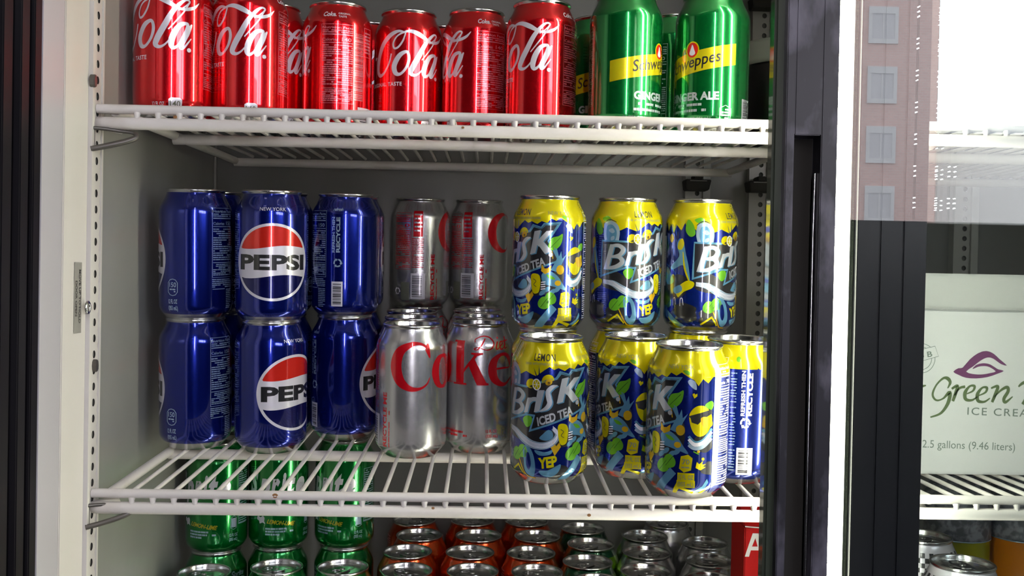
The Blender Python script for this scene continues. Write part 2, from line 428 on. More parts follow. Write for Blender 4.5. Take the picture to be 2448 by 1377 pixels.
def art_cola_red():
    A = Art(); W = M_WHT
    C = [(-20, 97.5, 1.2), (-27, 99, 2.6), (-36, 95, 4.2), (-45, 86, 5), (-50.5, 74, 5.2), (-51.5, 63, 4.6), (-48, 58, 3.4), (-42, 60.5, 2.2), (-36.5, 69, 1.6), (-34, 78, 1.4)]
    loop = [(-20, 97.5, 1.2), (-22.5, 90, 1.7), (-27, 84, 1.9), (-31, 83, 1.8), (-32, 88, 1.5), (-28, 94.5, 1.4), (-20, 98.5, 2.0), (-13.5, 99, 3.6), (-6, 96.2, 4.4), (1, 92.5, 3.2), (6, 90.6, 2.2), (12, 91, 2.8), (18, 93.5, 2.4), (22.5, 98, .5)]
    ell = [(4, 89, .9), (9, 92.5, 1.1), (13.5, 97.2, 1.5), (10.5, 98.6, 1.8), (5.5, 95, 3), (-1, 87, 4.2), (-7, 76, 5), (-12.5, 66, 5.2), (-14.6, 60, 4.6), (-11.5, 57.6, 2.8), (-7, 59.5, 1.6), (-2, 65, 1.1)]
    back = [(13.5, 97.2, 1.2), (9, 89, 1.2), (3, 81, 1.2), (-4, 72.5, 1.0)]
    o = [(-20, 79.5, 3), (-26, 75.5, 4.6), (-30.8, 66.5, 5.2), (-29.3, 59.5, 4.4), (-24.5, 58.5, 2.6), (-19, 64.5, 2.4), (-16.6, 72, 2.8), (-17.3, 78, 2.6)]
    a1 = [(11.5, 78.6, 2.6), (5.6, 77, 3.8), (.6, 69.5, 5.2), (-1.6, 61.5, 5), (-.2, 57.4, 3.4), (4, 59.8, 2), (8.4, 68, 2.2), (11.4, 75, 2.6)]
    a2 = [(15.6, 78.6, 1.2), (12, 72, 4.4), (8, 64, 4.8), (6.3, 58.2, 3.8), (9, 58.6, 2), (15, 66.5, .8)]
    Cola = Art()
    Cola.stroke(W, C, 0); Cola.stroke(W, loop, 0); Cola.stroke(W, ell, 0); Cola.stroke(W, back, 0)
    Cola.stroke(W, o, 0, True); Cola.stroke(W, a1, 0, True); Cola.stroke(W, a2, 0)
    A.plus(Cola)
    # first half of the script, squeezed before the hyphen
    B = Art(); B.stroke(W, [(x - 54, y, w) for x, y, w in C], 0)
    B.stroke(W, [(x - 54, y, w) for x, y, w in loop[:7]], 0)
    B.stroke(W, [(x - 51, y, w) for x, y, w in o], 0, True)
    B.stroke(W, [(-62, 76, 1.6), (-66, 78.5, 3), (-70, 68, 4.4), (-68, 59.5, 3.6), (-63, 61, 1.6)], 0)
    A.plus(B)
    A.stroke(W, [(-58.5, 74, 1), (-56.5, 75, 2.6), (-54.2, 76, 1)], 0)
    A.ell(W, 13.2, 56.6, 1.8, 1.8)
    A.text(W, 'ORIGINAL TASTE', -63, 47.5, 3.6, 0, .03, width=40, space=1.15)
    A.text(W, '12 FL OZ', -17.4, 8.3, 3.6, 0, .02, width=10.5)
    A.poly(M_WHT, [(-3.4, 6.5), (7.8, 6.5), (7.8, 14.2), (5.6, 15.6), (-1.2, 15.6), (-3.4, 14.2)], 0)
    A.text(M_GRY, '140', -2.2, 8.2, 5.0, 1, .012, width=8.6)
    A.text(W, 'Coke.', 29, 106.5, 4.6, 0, .03, shear=.25, width=13)
    A.text(W, 'ORIGINAL', 44, 108.6, 1.9, 0, .02, width=12.5); A.text(W, 'TASTE', 44, 105.6, 1.9, 0, .02, width=8)
    A.facts(M_PNK, 28, 26, 59, 99, '140')
    A.bars(M_PNK, 60, 30, 70, 92, 0, 9)
    A.frame(M_PNK, 71, 72, 82, 99, .4); A.lines(M_PNK, 72, 75, 81, 95, 3, 1.4, 0, 41)
    A.rect(M_WHT, 64, 6, 83, 24, 0); A.bars(M_BLK, 67, 9, 81, 22, 1, 5)
    T = Art(); T.text(W, 'RECYCLE ME', 0, 0, 4.6, 0, .03, width=36); A.plus(T.turned(96, 6))
    return A

def art_ginger():
    A = Art()
    sl = math.tan(0.175)
    def b(s): return 76 + (s - 22) * sl
    A.poly(M_YEL, [(-68, b(-68) - 18.5), (22, b(22) - 18.5), (22, b(22)), (-68, b(-68))], 0)
    A.text(M_BLK, 'Schweppes', -47.5, b(-47.5) - 13.2, 10.2, 1, .012, shear=.28, rot=.175, width=57)
    A.ell(M_BYL, -17.8, 70.6, 6.6, 7.6, 2); A.ell(M_RD2, -17.8, 70.6, 5.5, 6.5, 3)
    A.blob(M_WHT, [(-17.8, 75.2), (-19.4, 71.5), (-20.6, 67.5), (-17.8, 65.8), (-15, 67.5), (-16.2, 71.5)], 4, 3)
    A.text(M_BSL, 'GINGER ALE', -46, 27, 6.8, 0, .045, width=53)
    A.lines(M_BSL, -42, 22, -8, 24, 3, 2.2, 0, 7); A.lines(M_BSL, -46, 17, -4, 19, 3, 2.2, 0, 8)
    A.text(M_BSL, 'CAFFEINE FREE - 12 FL OZ (355 mL)', -56, 9.5, 2.7, 0, .01, width=56)
    hx = [(8, 9), (13, 6.5), (18, 9), (18, 19.5), (13, 22), (8, 19.5)]
    A.stroke(M_BSL, [(x, y, .6) for x, y in hx], 0, True, 1)
    A.lines(M_BSL, 9.6, 9.5, 16.4, 19, 2.4, 1.5, 0, 4)
    A.rect(M_BSL, 31, 6, 46, 29, 0); A.bars(M_BLK, 33, 8, 44, 27, 1, 6)
    A.facts(M_BSL, 52, 12, 82, 92, '120')
    return A

def art_cola_blue():
    A = Art(); RS, RT, c = 37.2, 35.2, 57.0
    def arc(t0, t1, k=1.0, n=26): return [(RS * k * math.cos(t0 + (t1 - t0) * i / n), c + RT * k * math.sin(t0 + (t1 - t0) * i / n)) for i in range(n + 1)]
    A.ell(M_WHT, 0, c, RS, RT, 0, n=72)
    k = .93
    def wave(t0): return [(x, t0 + 1.7 * math.sin((x + 6) / 33 * math.pi * .95)) for x in [-34.4 + 68.8 * i / 20 for i in range(21)]]
    up = wave(70.3)
    def ang(x, y): return math.atan2((y - c) / (RT * k), x / (RS * k))
    aL = math.pi - math.asin((70.0 - c) / (RT * k)); aR = math.asin((70.6 - c) / (RT * k))
    top = arc(aR, aL, k)
    inn = [(x, y) for x, y in up if (x / (RS * k)) ** 2 + ((y - c) / (RT * k)) ** 2 < .985]
    A.poly(M_RD2, top + inn, 1)
    dn = wave(43.8)
    inn = [(x, y) for x, y in dn if (x / (RS * k)) ** 2 + ((y - c) / (RT * k)) ** 2 < .985]
    bL = math.pi + math.asin((c - 43.0) / (RT * k)); bR = 2 * math.pi - math.asin((c - 44.3) / (RT * k))
    A.poly(M_NV2, arc(bL, bR, k) + inn[::-1], 1)
    A.text(M_BLK, 'PEPSI', 0, 50.6, 13.2, 2, .045, width=66, align='C')
    A.text(M_WHT, 'NEW YORK', 0, 103.2, 3.3, 0, .0, width=24, align='C')
    # calories badge and volume, right of the roundel
    A.stroke(M_BPL, [(41, 27.5, .6), (41, 36, .6), (43, 38.6, .6), (46, 39.4, .6), (49, 38.6, .6), (51, 36, .6), (51, 27.5, .6), (49, 25, .6), (46, 24.2, .6), (43, 25, .6)], 0, True, 1)
    A.text(M_BPL, '150', 42.4, 32, 4.6, 0, .012, width=7.2); A.lines(M_BPL, 42.6, 27, 49.6, 30.5, 1.9, 1.2, 0, 3)
    A.text(M_BPL, '12 FL OZ', 41.4, 17, 4, 0, .02, width=9.4); A.text(M_BPL, '(355 mL)', 41.2, 11, 4, 0, .02, width=10)
    A.facts(M_BPL, 82.5, 41, 109, 105, '150')
    A.lines(M_BPL, 82.5, 31, 108, 39.5, 1.7, .8, 0, 5)
    A.lines(M_BPL, 99, 12, 108, 30, 1.7, .8, 0, 6)
    A.rect(M_BPL, 83, 30, 97, 30.6, 0)
    T = Art(); T.text(M_BPL, 'REFRESH THEN', 0, 0, 2.7, 0, .03, width=34); T.text(M_BPL, 'RECYCLE', 0, -5, 3.6, 0, .045, width=34); A.plus(T.turned(118, 65))
    arrow_loop(A, M_BPL, 121, 55, 3.4)
    A.rect(M_WHT, 115, 13, 126, 37, 0); A.bars(M_BLK, 116.4, 15, 124.6, 35, 1, 8)
    A.text(M_BPL, 'refresh', 116, 105, 3.2, 0, .01, shear=.3, width=10)
    return A

def art_diet():
    A = Art(); R = M_CRD
    # big serif letters
    A.stroke(R, [(-62.5, 96.5, .7), (-64, 102.5, 2.2), (-70, 106.2, 2.4), (-79, 105.5, 4.6), (-89, 99, 8.6), (-92.8, 86, 10.6), (-89, 73, 9), (-80, 66, 5.2), (-71, 65.6, 2.6), (-64, 69.5, 1.6), (-61, 75.5, .8)], 0)
    A.poly(R, [(-63.5, 106.5), (-61.6, 106.5), (-60.6, 93.5), (-62, 93.5), (-66, 101)], 1)
    A.stroke(R, [(-44.5, 94.5, 3.0), (-51.5, 91, 6.4), (-54.5, 80.5, 8.4), (-51.5, 69.6, 6.4), (-44.5, 66, 3.0), (-37.5, 69.6, 6.4), (-34.5, 80.5, 8.4), (-37.5, 91, 6.4)], 0, True)
    A.rect(R, -23.5, 66, -15, 107, 0); A.rect(R, -26.6, 66, -12.2, 67.7, 1); A.rect(R, -26.6, 105.3, -15, 107, 1)
    A.poly(R, [(-15, 81), (-15, 77.5), (-2.5, 93), (3.2, 95), (3.2, 96.3), (-8, 96.3), (-8, 95), (-5, 94)], 1)
    A.poly(R, [(-10.5, 84.5), (-2.2, 66), (8.8, 66), (8.8, 67.8), (6.6, 68.5), (-4.6, 90)], 2)
    A.stroke(R, [(13, 81, 1.6), (24, 81.6, 2.0), (33, 82, 1.2), (32.4, 89.5, 4.8), (26.5, 94.3, 3.2), (19.5, 93.6, 3.4), (13.8, 88, 7.2), (12.4, 80, 8.6), (14.6, 72, 7.6), (20.8, 67, 4.8), (28, 66.6, 2.6), (35.6, 72, 1.2)], 0)
    # script word above
    A.stroke(R, [(5.2, 109.5, 1.2), (1.6, 103.5, 1.6), (-2.6, 99, 1.1), (-5.4, 99.8, .8), (-1.4, 101.2, .8), (6, 99, 1), (11.5, 100.6, 1.4), (13.6, 105.6, 1.5), (9.5, 110.4, 1.3), (2, 111.3, 1), (-4.6, 108.6, .8), (-4.6, 106, .8)], 0)
    A.stroke(R, [(17.8, 106.6, 1.5), (15.8, 101.8, 1.5), (16.6, 99.4, 1.2), (19.2, 101, .7)], 0); A.ell(R, 18.6, 109.8, .9, .9)
    A.stroke(R, [(19.2, 101.4, .7), (23.2, 104.6, 1), (22.4, 106.6, 1.1), (20.3, 105, 1.2), (20, 100.8, 1.4), (22, 99.2, 1.2), (25, 101.4, .7)], 0)
    A.stroke(R, [(28.4, 110.6, 1.4), (26, 104, 1.5), (25.6, 99.8, 1.3), (28.6, 101, .7)], 0); A.stroke(R, [(24, 106.4, .9), (31, 107.4, .9)], 0)
    A.lines(R, -30, 20.6, -15, 22.6, 4, 2.0, 0, 43); A.lines(R, -30, 17, -11, 19.2, 4, 2.0, 0, 44)
    A.text(R, '12 FL OZ', 7, 21.5, 3, 0, .02, width=11); A.text(R, '(355 mL)', 7, 17, 3, 0, .02, width=12)
    A.frame(M_GRY, 23, 14.5, 31, 25.5, .5); A.lines(M_GRY, 24.4, 16, 29.6, 23.5, 2.4, 1.4, 0, 45)
    T = Art(); T.text(R, 'RECYCLE ME', 0, 0, 4.6, 0, .035, width=50); T.lines(R, 0, -4, 34, -2.6, 2, 1, 0, 5); A.plus(T.turned(-102.5, 11))
    # facts column, barcode and recycling mark further left
    A.rect(R, -126.5, 80, -116, 108, 0); A.lines(M_SLV, -125.5, 83, -117, 105, 4.4, 1.8, 1, 46)
    A.facts(M_CRD, -150, 44, -129, 106, '0', 0, 12)
    A.lines(M_CRD, -128, 46, -115, 78, 2.2, 1.0, 0, 6)
    A.rect(M_WHT, -129, 12, -113, 40, 0); A.bars(M_BLK, -127.5, 14, -116.5, 38, 1, 4)
    A.rect(M_GRY, -141, 10, -130.5, 30, 0); arrow_loop(A, M_WHT, -146, 20, 3.2)
    return A

def art_tea():
    A = Art(); rd = random.Random(5)
    # yellow neck with a jagged lower edge
    P = []; x = -104.0; hi = False
    special = [(-27, 92.2), (-21.5, 95), (-17, 93), (-12, 91.5), (-6, 96), (-1, 99.6), (3, 97.2), (6.5, 98.8), (12, 96.4), (16, 99), (21, 97.4), (24.5, 101.5), (29, 99.4), (33, 102.2), (38, 99), (43, 96.5), (46.5, 92), (50, 97.5), (54.5, 94), (59, 99)]
    while x < -28:
        P.append((x, rd.uniform(97, 101) if hi else rd.uniform(90.5, 94))); hi = not hi; x += rd.uniform(3.4, 5.4)
    P += special + [(60, 99), (104, 99)]
    A.poly(M_BYL, P + [(104, 118.4), (-104, 118.4)], 0)
    A.text(M_BLK, 'LEMON', -14.6, 104.2, 5.8, 1, .018, width=18.6, space=1.12)
    A.text(M_GRY, 'DRINK WITH OTHER NATURAL FLAVORS', -22, 100.6, 2.1, 1, .01, width=37)
    A.text(M_GRY, 'NEW YORK', 21.5, 104.6, 3.6, 1, 0, width=21.5)
    # doodles behind the logo
    N, L, Pp, G, O, Y, K = M_BNV, M_BBL, M_BPL, M_BGN, M_BGR, M_BYL, M_BLK
    A.blob(K, [(-40, 60), (-20, 50), (5, 47), (25, 52), (36, 62), (34, 40), (10, 33), (-20, 36), (-44, 42)], 0)
    for a, b, r, m in ((-64, 42, 15, K), (-80, 34, 12, K), (70, 60, 10, N), (-52, 20, 12, K), (8, 12, 10, K), (52, 46, 9, K), (60, 26, 9, K), (-30, 16, 11, K)):
        A.blob(m, [(a + r * (1 + .22 * math.sin(3 * t + a)) * math.cos(t), b + r * .7 * (1 + .2 * math.cos(2 * t + b)) * math.sin(t)) for t in [i * .628 for i in range(10)]], 0, 3)
    # pale glass bust beside the lemons, left of the logo
    A.blob(Pp, [(-43, 99), (-38, 101), (-32, 99), (-28.4, 94), (-28, 87), (-30, 79), (-36, 76), (-41, 80), (-44, 88)], 1)
    A.blob(L, [(-40, 96), (-35, 97), (-31, 92), (-31, 86), (-34, 80), (-38, 80), (-41, 88)], 2)
    A.blob(Pp, [(-38.5, 92), (-35, 94), (-32.5, 91), (-35, 89.5)], 3); A.blob(Pp, [(-36, 86), (-33, 87), (-33, 84), (-36, 83)], 3)
    A.stroke(K, [(-44, 98, .6), (-38, 101.8, .9), (-31, 99.5, .6)], 2)
    A.blob(G, [(-46, 103), (-40, 105), (-36, 101.5), (-42, 100)], 1)
    # spiky crown and lemons
    for dx, dy in ((-9, 9), (-5, 13), (0, 15), (5, 12), (9, 7), (-12, 4), (12, 3)):
        A.poly(N, [(-9.5 - .9, 86), (-9.5 + dx, 86 + dy), (-9.5 + 1.4, 85)], 1)
    A.ell(O, -16.5, 84.5, 4.6, 4.6, 2); A.ell(Y, -17, 85, 3.8, 3.9, 3); A.ell(Y, -2, 88.5, 5.2, 4.6, 2, .6); A.ell(O, -1.2, 87, 3, 2.4, 3, .5)
    A.ell(M_WHT, -11.4, 84.6, 3.6, 4.8, 4, .1); A.ell(Y, -11.4, 84.6, 2.9, 4, 5, .1)
    for k in range(6): A.stroke(M_WHT, [(-11.4, 84.6, .3), (-11.4 + 2.8 * math.cos(k * 1.047), 84.6 + 3.9 * math.sin(k * 1.047), .3)], 6, False, 1)
    # logo banner
    out = [(-46, 83.4), (-20, 83), (-16.5, 85.4), (4.4, 91), (7.6, 96.4), (15.5, 94), (18, 97.4), (34, 98.6), (23, 81.8), (26.4, 77), (33.4, 64.2), (-17.8, 44.4), (-14, 57.6), (-21, 58), (-47, 49)]
    A.poly(L, out, 2)
    inn = [(-45, 81.8), (-20.6, 81.2), (-16.4, 83.6), (5.6, 89.2), (9, 93.6), (16, 91.8), (19.6, 95.2), (29.6, 95.8), (21.2, 81.6), (24.6, 76.4), (30.8, 65), (-15.4, 47), (-12, 59.4), (-21, 59.8), (-45, 51.4)]
    A.poly(K, inn, 3)
    A.stroke(K, [(31, 96.6, .5), (18.6, 95.6, .5), (16, 92.4, .5), (8.6, 94.8, .5)], 2, False, 1)
    for m, d, ly in ((L, 1.0, 4), (M_BSL, 0, 5)):
        e = -.6 * d
        def st(pts, sub=6): A.stroke(m, [(x + d, y + e, w) for x, y, w in pts], ly, False, sub)
        def pg(pts): A.poly(m, [(x + d, y + e) for x, y in pts], ly)
        pg([(-36.6, 79.4), (-32, 79.6), (-37.6, 57.4), (-43, 56.6)])
        st([(-34.6, 78.2, 2.4), (-28.5, 78.6, 3.4), (-24.4, 75, 4), (-27.6, 70, 3.4), (-35, 68.2, 2)])
        st([(-35.5, 68.4, 2), (-28, 68.2, 3.4), (-25, 63.6, 4.2), (-31, 59.2, 3.6), (-41, 57.6, 2)])
        pg([(-19.4, 73), (-15.6, 73.4), (-19, 61), (-23, 60)]); st([(-18.4, 68, 1.6), (-15.4, 71.8, 3.2), (-11.4, 72.6, 3.2)])
        pg([(-10.4, 80), (-4.6, 80.4), (-8.6, 62.6), (-13.2, 61.4)])
        st([(6, 84.4, .8), (1.6, 83, 3.2), (-1.8, 79, 3.8), (-1, 74, 4.2), (-.2, 69.6, 4), (-3, 65.4, 3.2), (-8.4, 62.6, .8)])
        pg([(9.6, 90), (15.4, 91.2), (10.8, 70.8), (5.6, 69.4)])
        pg([(10.6, 79.6), (20.4, 90.4), (26.6, 91), (13.8, 76.6)]); pg([(11.6, 80.4), (15.6, 83.8), (25.6, 72.6), (19.4, 70.2)])
    A.ell(M_BSL, 24.6, 69.6, 1.9, 1.9, 6)
    A.text(M_BSL, 'ICED TEA', -9.6, 50.4, 7.0, 6, .035, shear=.2, rot=.335, width=31.5)
    # leaf at the banner's corner
    A.blob(G, [(22, 76), (25, 84), (31, 86), (35, 88), (34, 80), (30, 75), (25, 73.5)], 4); A.stroke(M_DGN, [(24, 75.5, .3), (33, 85, .3)], 5, False, 1)
    A.blob(G, [(-24, 54.5), (-20, 58), (-15, 57), (-15.6, 51), (-20, 48.6)], 4)
    A.stroke(O, [(25.6, 73, .8), (26.6, 66, .8)], 4, False, 1)
    # swoosh of pale stripes
    sw = [(-43, 45.5, 3), (-33, 44, 5.4), (-24, 39, 6.6), (-14, 34.6, 6.6), (-4, 34.2, 6), (4, 38, 5.2), (7, 44, 4.4), (3, 49, 3)]
    A.stroke(Pp, sw, 4)
    for k in (-2, -.7, .7, 2): A.stroke(M_WHT, [(x, y + k * .8, .45) for x, y, w in sw], 5)
    A.blob(L, [(-5, 44), (-1, 47.5), (2.5, 46), (3, 41), (-2, 38.6), (-8, 40)], 4)
    # yellow fellow, blue bird
    A.blob(Y, [(7, 50), (10, 52.8), (15, 51), (16, 44), (14.6, 36.5), (10.5, 35), (8.2, 39)], 5); A.stroke(K, [(9.4, 48, .5), (12, 46, .5), (10, 43, .5), (12.5, 41, .5)], 6)
    A.blob(L, [(17, 52), (24, 55), (31, 51), (36, 44), (40, 38), (33, 40), (26, 42), (19, 44)], 4); A.blob(G, [(21, 52), (26, 51), (29, 48), (24, 48.4)], 5); A.ell(O, 31.5, 44.6, 2.8, 2.4, 5)
    for k in range(4): A.stroke(M_WHT, [(16.5, 45 - k * 2, .9), (20.5, 45.6 - k * 2, .9)], 6, False, 1)
    A.poly(O, [(17, 61), (16.4, 55), (20, 52.4), (25, 55), (25.4, 60.4), (22, 57.6), (19.6, 57.4)], 6)
    A.poly(L, [(27.5, 76), (30, 66), (25, 56), (32, 54), (35, 62), (39, 70), (35, 66), (34, 73), (32, 68), (30, 75)], 4)
    for a, b in ((22, 39), (27, 37), (18, 36), (31, 39)): A.ell(L, a, b, 3.4, 1.9, 3, .7)
    # lettering and leaves low down
    A.blob(L, [(-12, 30), (-3, 29), (3, 31), (1, 27), (-8, 26)], 3); A.poly(O, [(2, 32), (0, 36), (4, 37.6), (6, 34), (8.6, 37), (10, 33.4), (5, 26)], 4)
    A.text(Y, 'YEP', -7.4, 15.2, 8.6, 5, .05, shear=.1, rot=.18, width=15.5)
    A.blob(L, [(-8, 13), (0, 14), (10, 19), (8, 12), (2, 8), (-5, 9)], 3)
    for a, b in ((-31, 25), (-24, 28), (19.5, 27), (25, 31)): A.blob(G, [(a + 5.4 * math.cos(t) * (1 + .2 * math.sin(5 * t)), b + 5.6 * math.sin(t)) for t in [i * .785 for i in range(8)]], 4, 3); A.stroke(M_DGN, [(a - 3, b - 4, .3), (a + 3, b + 4, .3)], 5, False, 1)
    A.blob(L, [(-23, 31), (-18, 33), (-13, 26), (-11, 14), (-14, 7), (-20, 10), (-22, 20)], 4); A.blob(N, [(-19.5, 26), (-17, 27), (-15, 18), (-17, 13), (-19.5, 17)], 5)
    A.stroke(Y, [(-38, 9, 1.6), (-28, 16, 2.2), (-22, 8, 1.4)], 4, False, 1); A.stroke(O, [(-27, 21, .8), (-20, 8, 1.2), (-12, 5.8, 1)], 5)
    A.poly(L, [(9, 5), (18, 5.2), (31, 21.5), (26, 26), (19, 17)], 3)
    A.poly(Y, [(27, 5.2), (31.5, 14.4), (37, 10.6), (46, 8), (45, 5.2), (38, 8), (33.4, 9.6), (30.5, 5.2)], 4)
    A.poly(L, [(44, 7), (52, 12), (56, 18), (57.4, 15), (52, 7)], 3); A.poly(Y, [(50, 6), (57, 12), (58, 10.4), (53, 5.6)], 4)
    # calories flag
    A.poly(Y, [(33.2, 26), (37, 23), (42.6, 25), (43.6, 34.6), (40, 37.4), (34.4, 35.8)], 5); A.text(M_GRY, '70', 35.4, 29.6, 4.2, 6, .02, width=6); A.lines(M_GRY, 35, 26, 42, 27.6, 1.9, 1.1, 6, 3)
    A.rect(Y, 32.2, 16.4, 45.4, 22.6, 4); A.rect(Y, 31.6, 10.8, 46, 16.6, 4)
    A.text(M_GRY, '12 FL. OZ', 33, 17.4, 3.7, 5, .02, width=11.6); A.text(M_GRY, '(355 mL)', 32.4, 11.8, 3.7, 5, .02, width=12.6)
    A.poly(Y, [(46, 27), (50, 25), (54.5, 27.4), (52, 28), (54.8, 30), (51.4, 29.6), (52, 32.4), (49, 30), (47, 32)], 4)
    # sunny face with shades and waves
    A.blob(Y, [(40, 69), (45, 75.6), (52, 76), (58, 70), (58.6, 62), (54, 54), (47, 52), (42, 58)], 3); A.poly(K, [(39.4, 68), (58.6, 73.6), (59, 70), (51, 66), (47, 61.5), (42, 63), (41, 66.4)], 4)
    A.blob(O, [(49, 66), (53, 67.6), (58.6, 65), (59, 60), (52, 59)], 5); A.ell(O, 33.4, 56.4, 3.6, 4.2, 5)
    for k, m in enumerate((L, M_WHT, L, Pp)): A.stroke(m, [(40, 52 - k * 2.3, 2.2), (45, 47 - k * 1.5, 3), (52, 49 - k * 1.6, 3), (59, 58 - k * 2.6, 2.4)], 4 + (k % 2))
    A.blob(G, [(52, 76.4), (57, 80), (60, 78), (58, 73)], 4); A.poly(Y, [(43.4, 82), (41.8, 85.4), (43.2, 86.4), (44.2, 85.2), (45.6, 86), (45.8, 84)], 3)
    A.blob(Pp, [(40, 97), (44, 95), (45, 89), (41, 91), (38, 95)], 3); A.ell(O, 48, 40, 1.2, 1.2, 4); A.ell(Y, 52, 34, 1.2, 1.2, 4); A.stroke(G, [(44, 40, .9), (48.5, 37.8, .9)], 4, False, 1)
    A.blob(G, [(34, 103.4), (37, 104), (41, 101.5), (37.4, 100.6)], 2)
    # plain blue side with facts, recycling column and barcode
    A.rect(M_BNV, 60, 5.5, 112, 99, 7)
    A.rect(M_BPL, 60.6, 14, 61, 108, 8); A.facts(M_WHT, 62, 36, 83, 108, '70', 8, 15); A.lines(M_WHT, 62, 12, 83, 34, 1.9, 1.0, 8, 6)
    A.lines(M_BPL, 86, 14, 91, 96, 2.4, .8, 8, 9)
    T = Art(); T.text(M_WHT, 'REFRESH THEN', 0, 0, 3.2, 8, .03, width=38); T.text(M_WHT, 'RECYCLE', 0, -6, 4.6, 8, .045, width=36); A.plus(T.turned(98, 60))
    arrow_loop(A, M_WHT, 99, 54, 3.6, 8); A.rect(M_WHT, 92.5, 10, 106, 33, 8); A.bars(M_BLK, 94, 12, 102, 31, 9, 7)
    A.ell(M_BGN, 92, 107, 2, 2.2, 2)
    # left-hand side: squid, fish and eyes
    A.blob(L, [(-56, 84), (-60, 86), (-63, 80), (-60, 70), (-70, 60), (-66, 58), (-56, 62), (-52, 54), (-48, 44), (-50, 60), (-53, 72)], 3); A.blob(Y, [(-57, 86), (-61, 83), (-61.6, 77), (-57.6, 76), (-55, 81)], 4)
    A.stroke(Y, [(-56, 74, .8), (-54, 60, 1.8), (-49, 47, 1.2)], 4)
    A.blob(G, [(-52, 103), (-47, 99), (-45, 90), (-50, 88), (-54, 94)], 3)
    A.blob(Y, [(-62, 40), (-52, 48), (-45, 47), (-46, 42), (-54, 38), (-60, 33)], 4); A.blob(L, [(-66, 40), (-58, 44), (-56, 39), (-63, 36)], 5)
    for a in (-64, -56): A.stroke(M_WHT, [(a - 1.6, 25, .6), (a - 1.4, 31, .7), (a + .6, 32, .7), (a + 1.8, 26, .6)], 5)
    A.blob(L, [(-74, 20), (-64, 14), (-54, 7), (-66, 8)], 3); A.stroke(Y, [(-72, 14, 1), (-64, 6, 1.6)], 4, False, 1); A.blob(O, [(-73, 86), (-70, 90), (-67, 86), (-70, 82)], 3)
    A.blob(L, [(-84, 54), (-76, 60), (-68, 52), (-66, 46), (-76, 44)], 3); A.blob(Pp, [(-90, 76), (-84, 82), (-80, 72), (-86, 66)], 3)
    A.poly(L, [(-92, 6), (-88, 22), (-85, 10), (-81, 26), (-78, 8)], 3); A.poly(Y, [(-90, 6), (-87, 12), (-84, 6)], 4); A.rect(Y, -96, 88, -90, 99.5, 3)
    A.rect(M_WHT, -88, 42, -80, 88, 7); T = Art(); T.text(M_BLK, 'JT DANIELS', 0, 0, 3, 8, .01, width=30); A.plus(T.turned(-82.6, 50))
    return A

def art_lemonlime():
    A = Art(); W = M_WHT
    # big white slanting word, drawn letter by letter
    rot = -.05
    x = -37
    for ch, w in (('S', 13), ('p', 14), ('r', 10), ('i', 6), ('t', 10), ('e', 13)):
        A.text(W, ch, x, 62 + (3 if ch != 'p' else 3), 25, 0, .055, shear=.28, width=w); x += w + .6
    A.blob(W, [(-24, 41), (-20.6, 39.4), (-17.5, 41.4), (-15.5, 39), (-16, 35.5), (-14.6, 32.6), (-18, 34), (-21.5, 32.5), (-22.4, 35.5), (-25.4, 37)], 0, 2)
    A.text(M_LML, 'LEMON-LIME', -13, 33.6, 4.6, 0, .03, shear=.3, rot=-.12, width=31)
    for i, wd in enumerate((23, 31, 16)): A.lines(M_BPL, -14.5, 28.3 - i * 3.1, -14.5 + wd, 28.4 - i * 3.1, 9, 1.9, 0, 20 + i)
    A.stroke(M_BPL, [(32.5, 30, .5), (32.5, 41, .5), (36, 43, .5), (39.6, 41, .5), (39.6, 30, .5), (36, 28.4, .5)], 0, True, 1); A.rect(M_BPL, 33.2, 30.6, 38.9, 40.6, 0)
    A.text(M_BPL, '12 FL OZ', 31, 21, 3.2, 0, .02, width=10); A.text(M_BPL, '(355 mL)', 30.6, 16.4, 3.2, 0, .02, width=10)
    A.frame(M_BPL, 42, 33, 60, 92, .5); A.lines(M_BPL, 43, 34, 59, 90, 2.4, 1.1, 0, 31)
    A.text(M_BPL, 'Sprite', 64, 96, 6, 0, .04, shear=.3, width=19)
    A.blob(M_BPL, [(68, 92), (78, 94.5), (86, 92), (84, 88), (76, 90)], 0, 2)
    A.rect(M_BPL, 66, 8, 82, 34, 0); A.bars(M_BLK, 68, 10, 80, 32, 1, 2)
    return A

def art_orange():
    A = Art()
    for k in range(4):
        s = -90 + 52 * k
        A.blob(M_RD2, [(s, 60), (s + 8, 80), (s + 22, 86), (s + 34, 76), (s + 30, 58), (s + 12, 50)], 0)
    for k in range(2):
        s = 24 + 104 * k - (208 if k else 0)
        A.lines(M_PNK, s + 6, 96, s + 24, 105, 2.6, 1.2, 1, 4 + k)
    A.lines(M_WHT, 36, 98, 50, 104, 2.2, 1.0, 0, 14)
    return A
def art_lime():
    A = Art(); A.rect(M_LIM, 8, 7, 84, 112, 0); A.blob(M_LIM, [(4, 90), (10, 104), (20, 110), (30, 100), (20, 84)], 1)
    A.lines(M_BPL, -40, 40, -8, 60, 3, 1.3, 0, 3)
    return A
def art_silver_green():
    A = Art(); A.rect(M_DGN, 10, 20, 70, 100, 0); A.poly(M_DGN, [(-20, 108), (-14, 100), (-26, 98)], 0)
    return A
def art_check():
    A = Art(); p = 4.3333
    for i in range(48):
        for j in range(24):
            if (i + j) % 2 == 0: A.rect(M_BLK, -104 + i * p, 8 + j * p, -104 + (i + 1) * p, 8 + (j + 1) * p, 0)
    return A

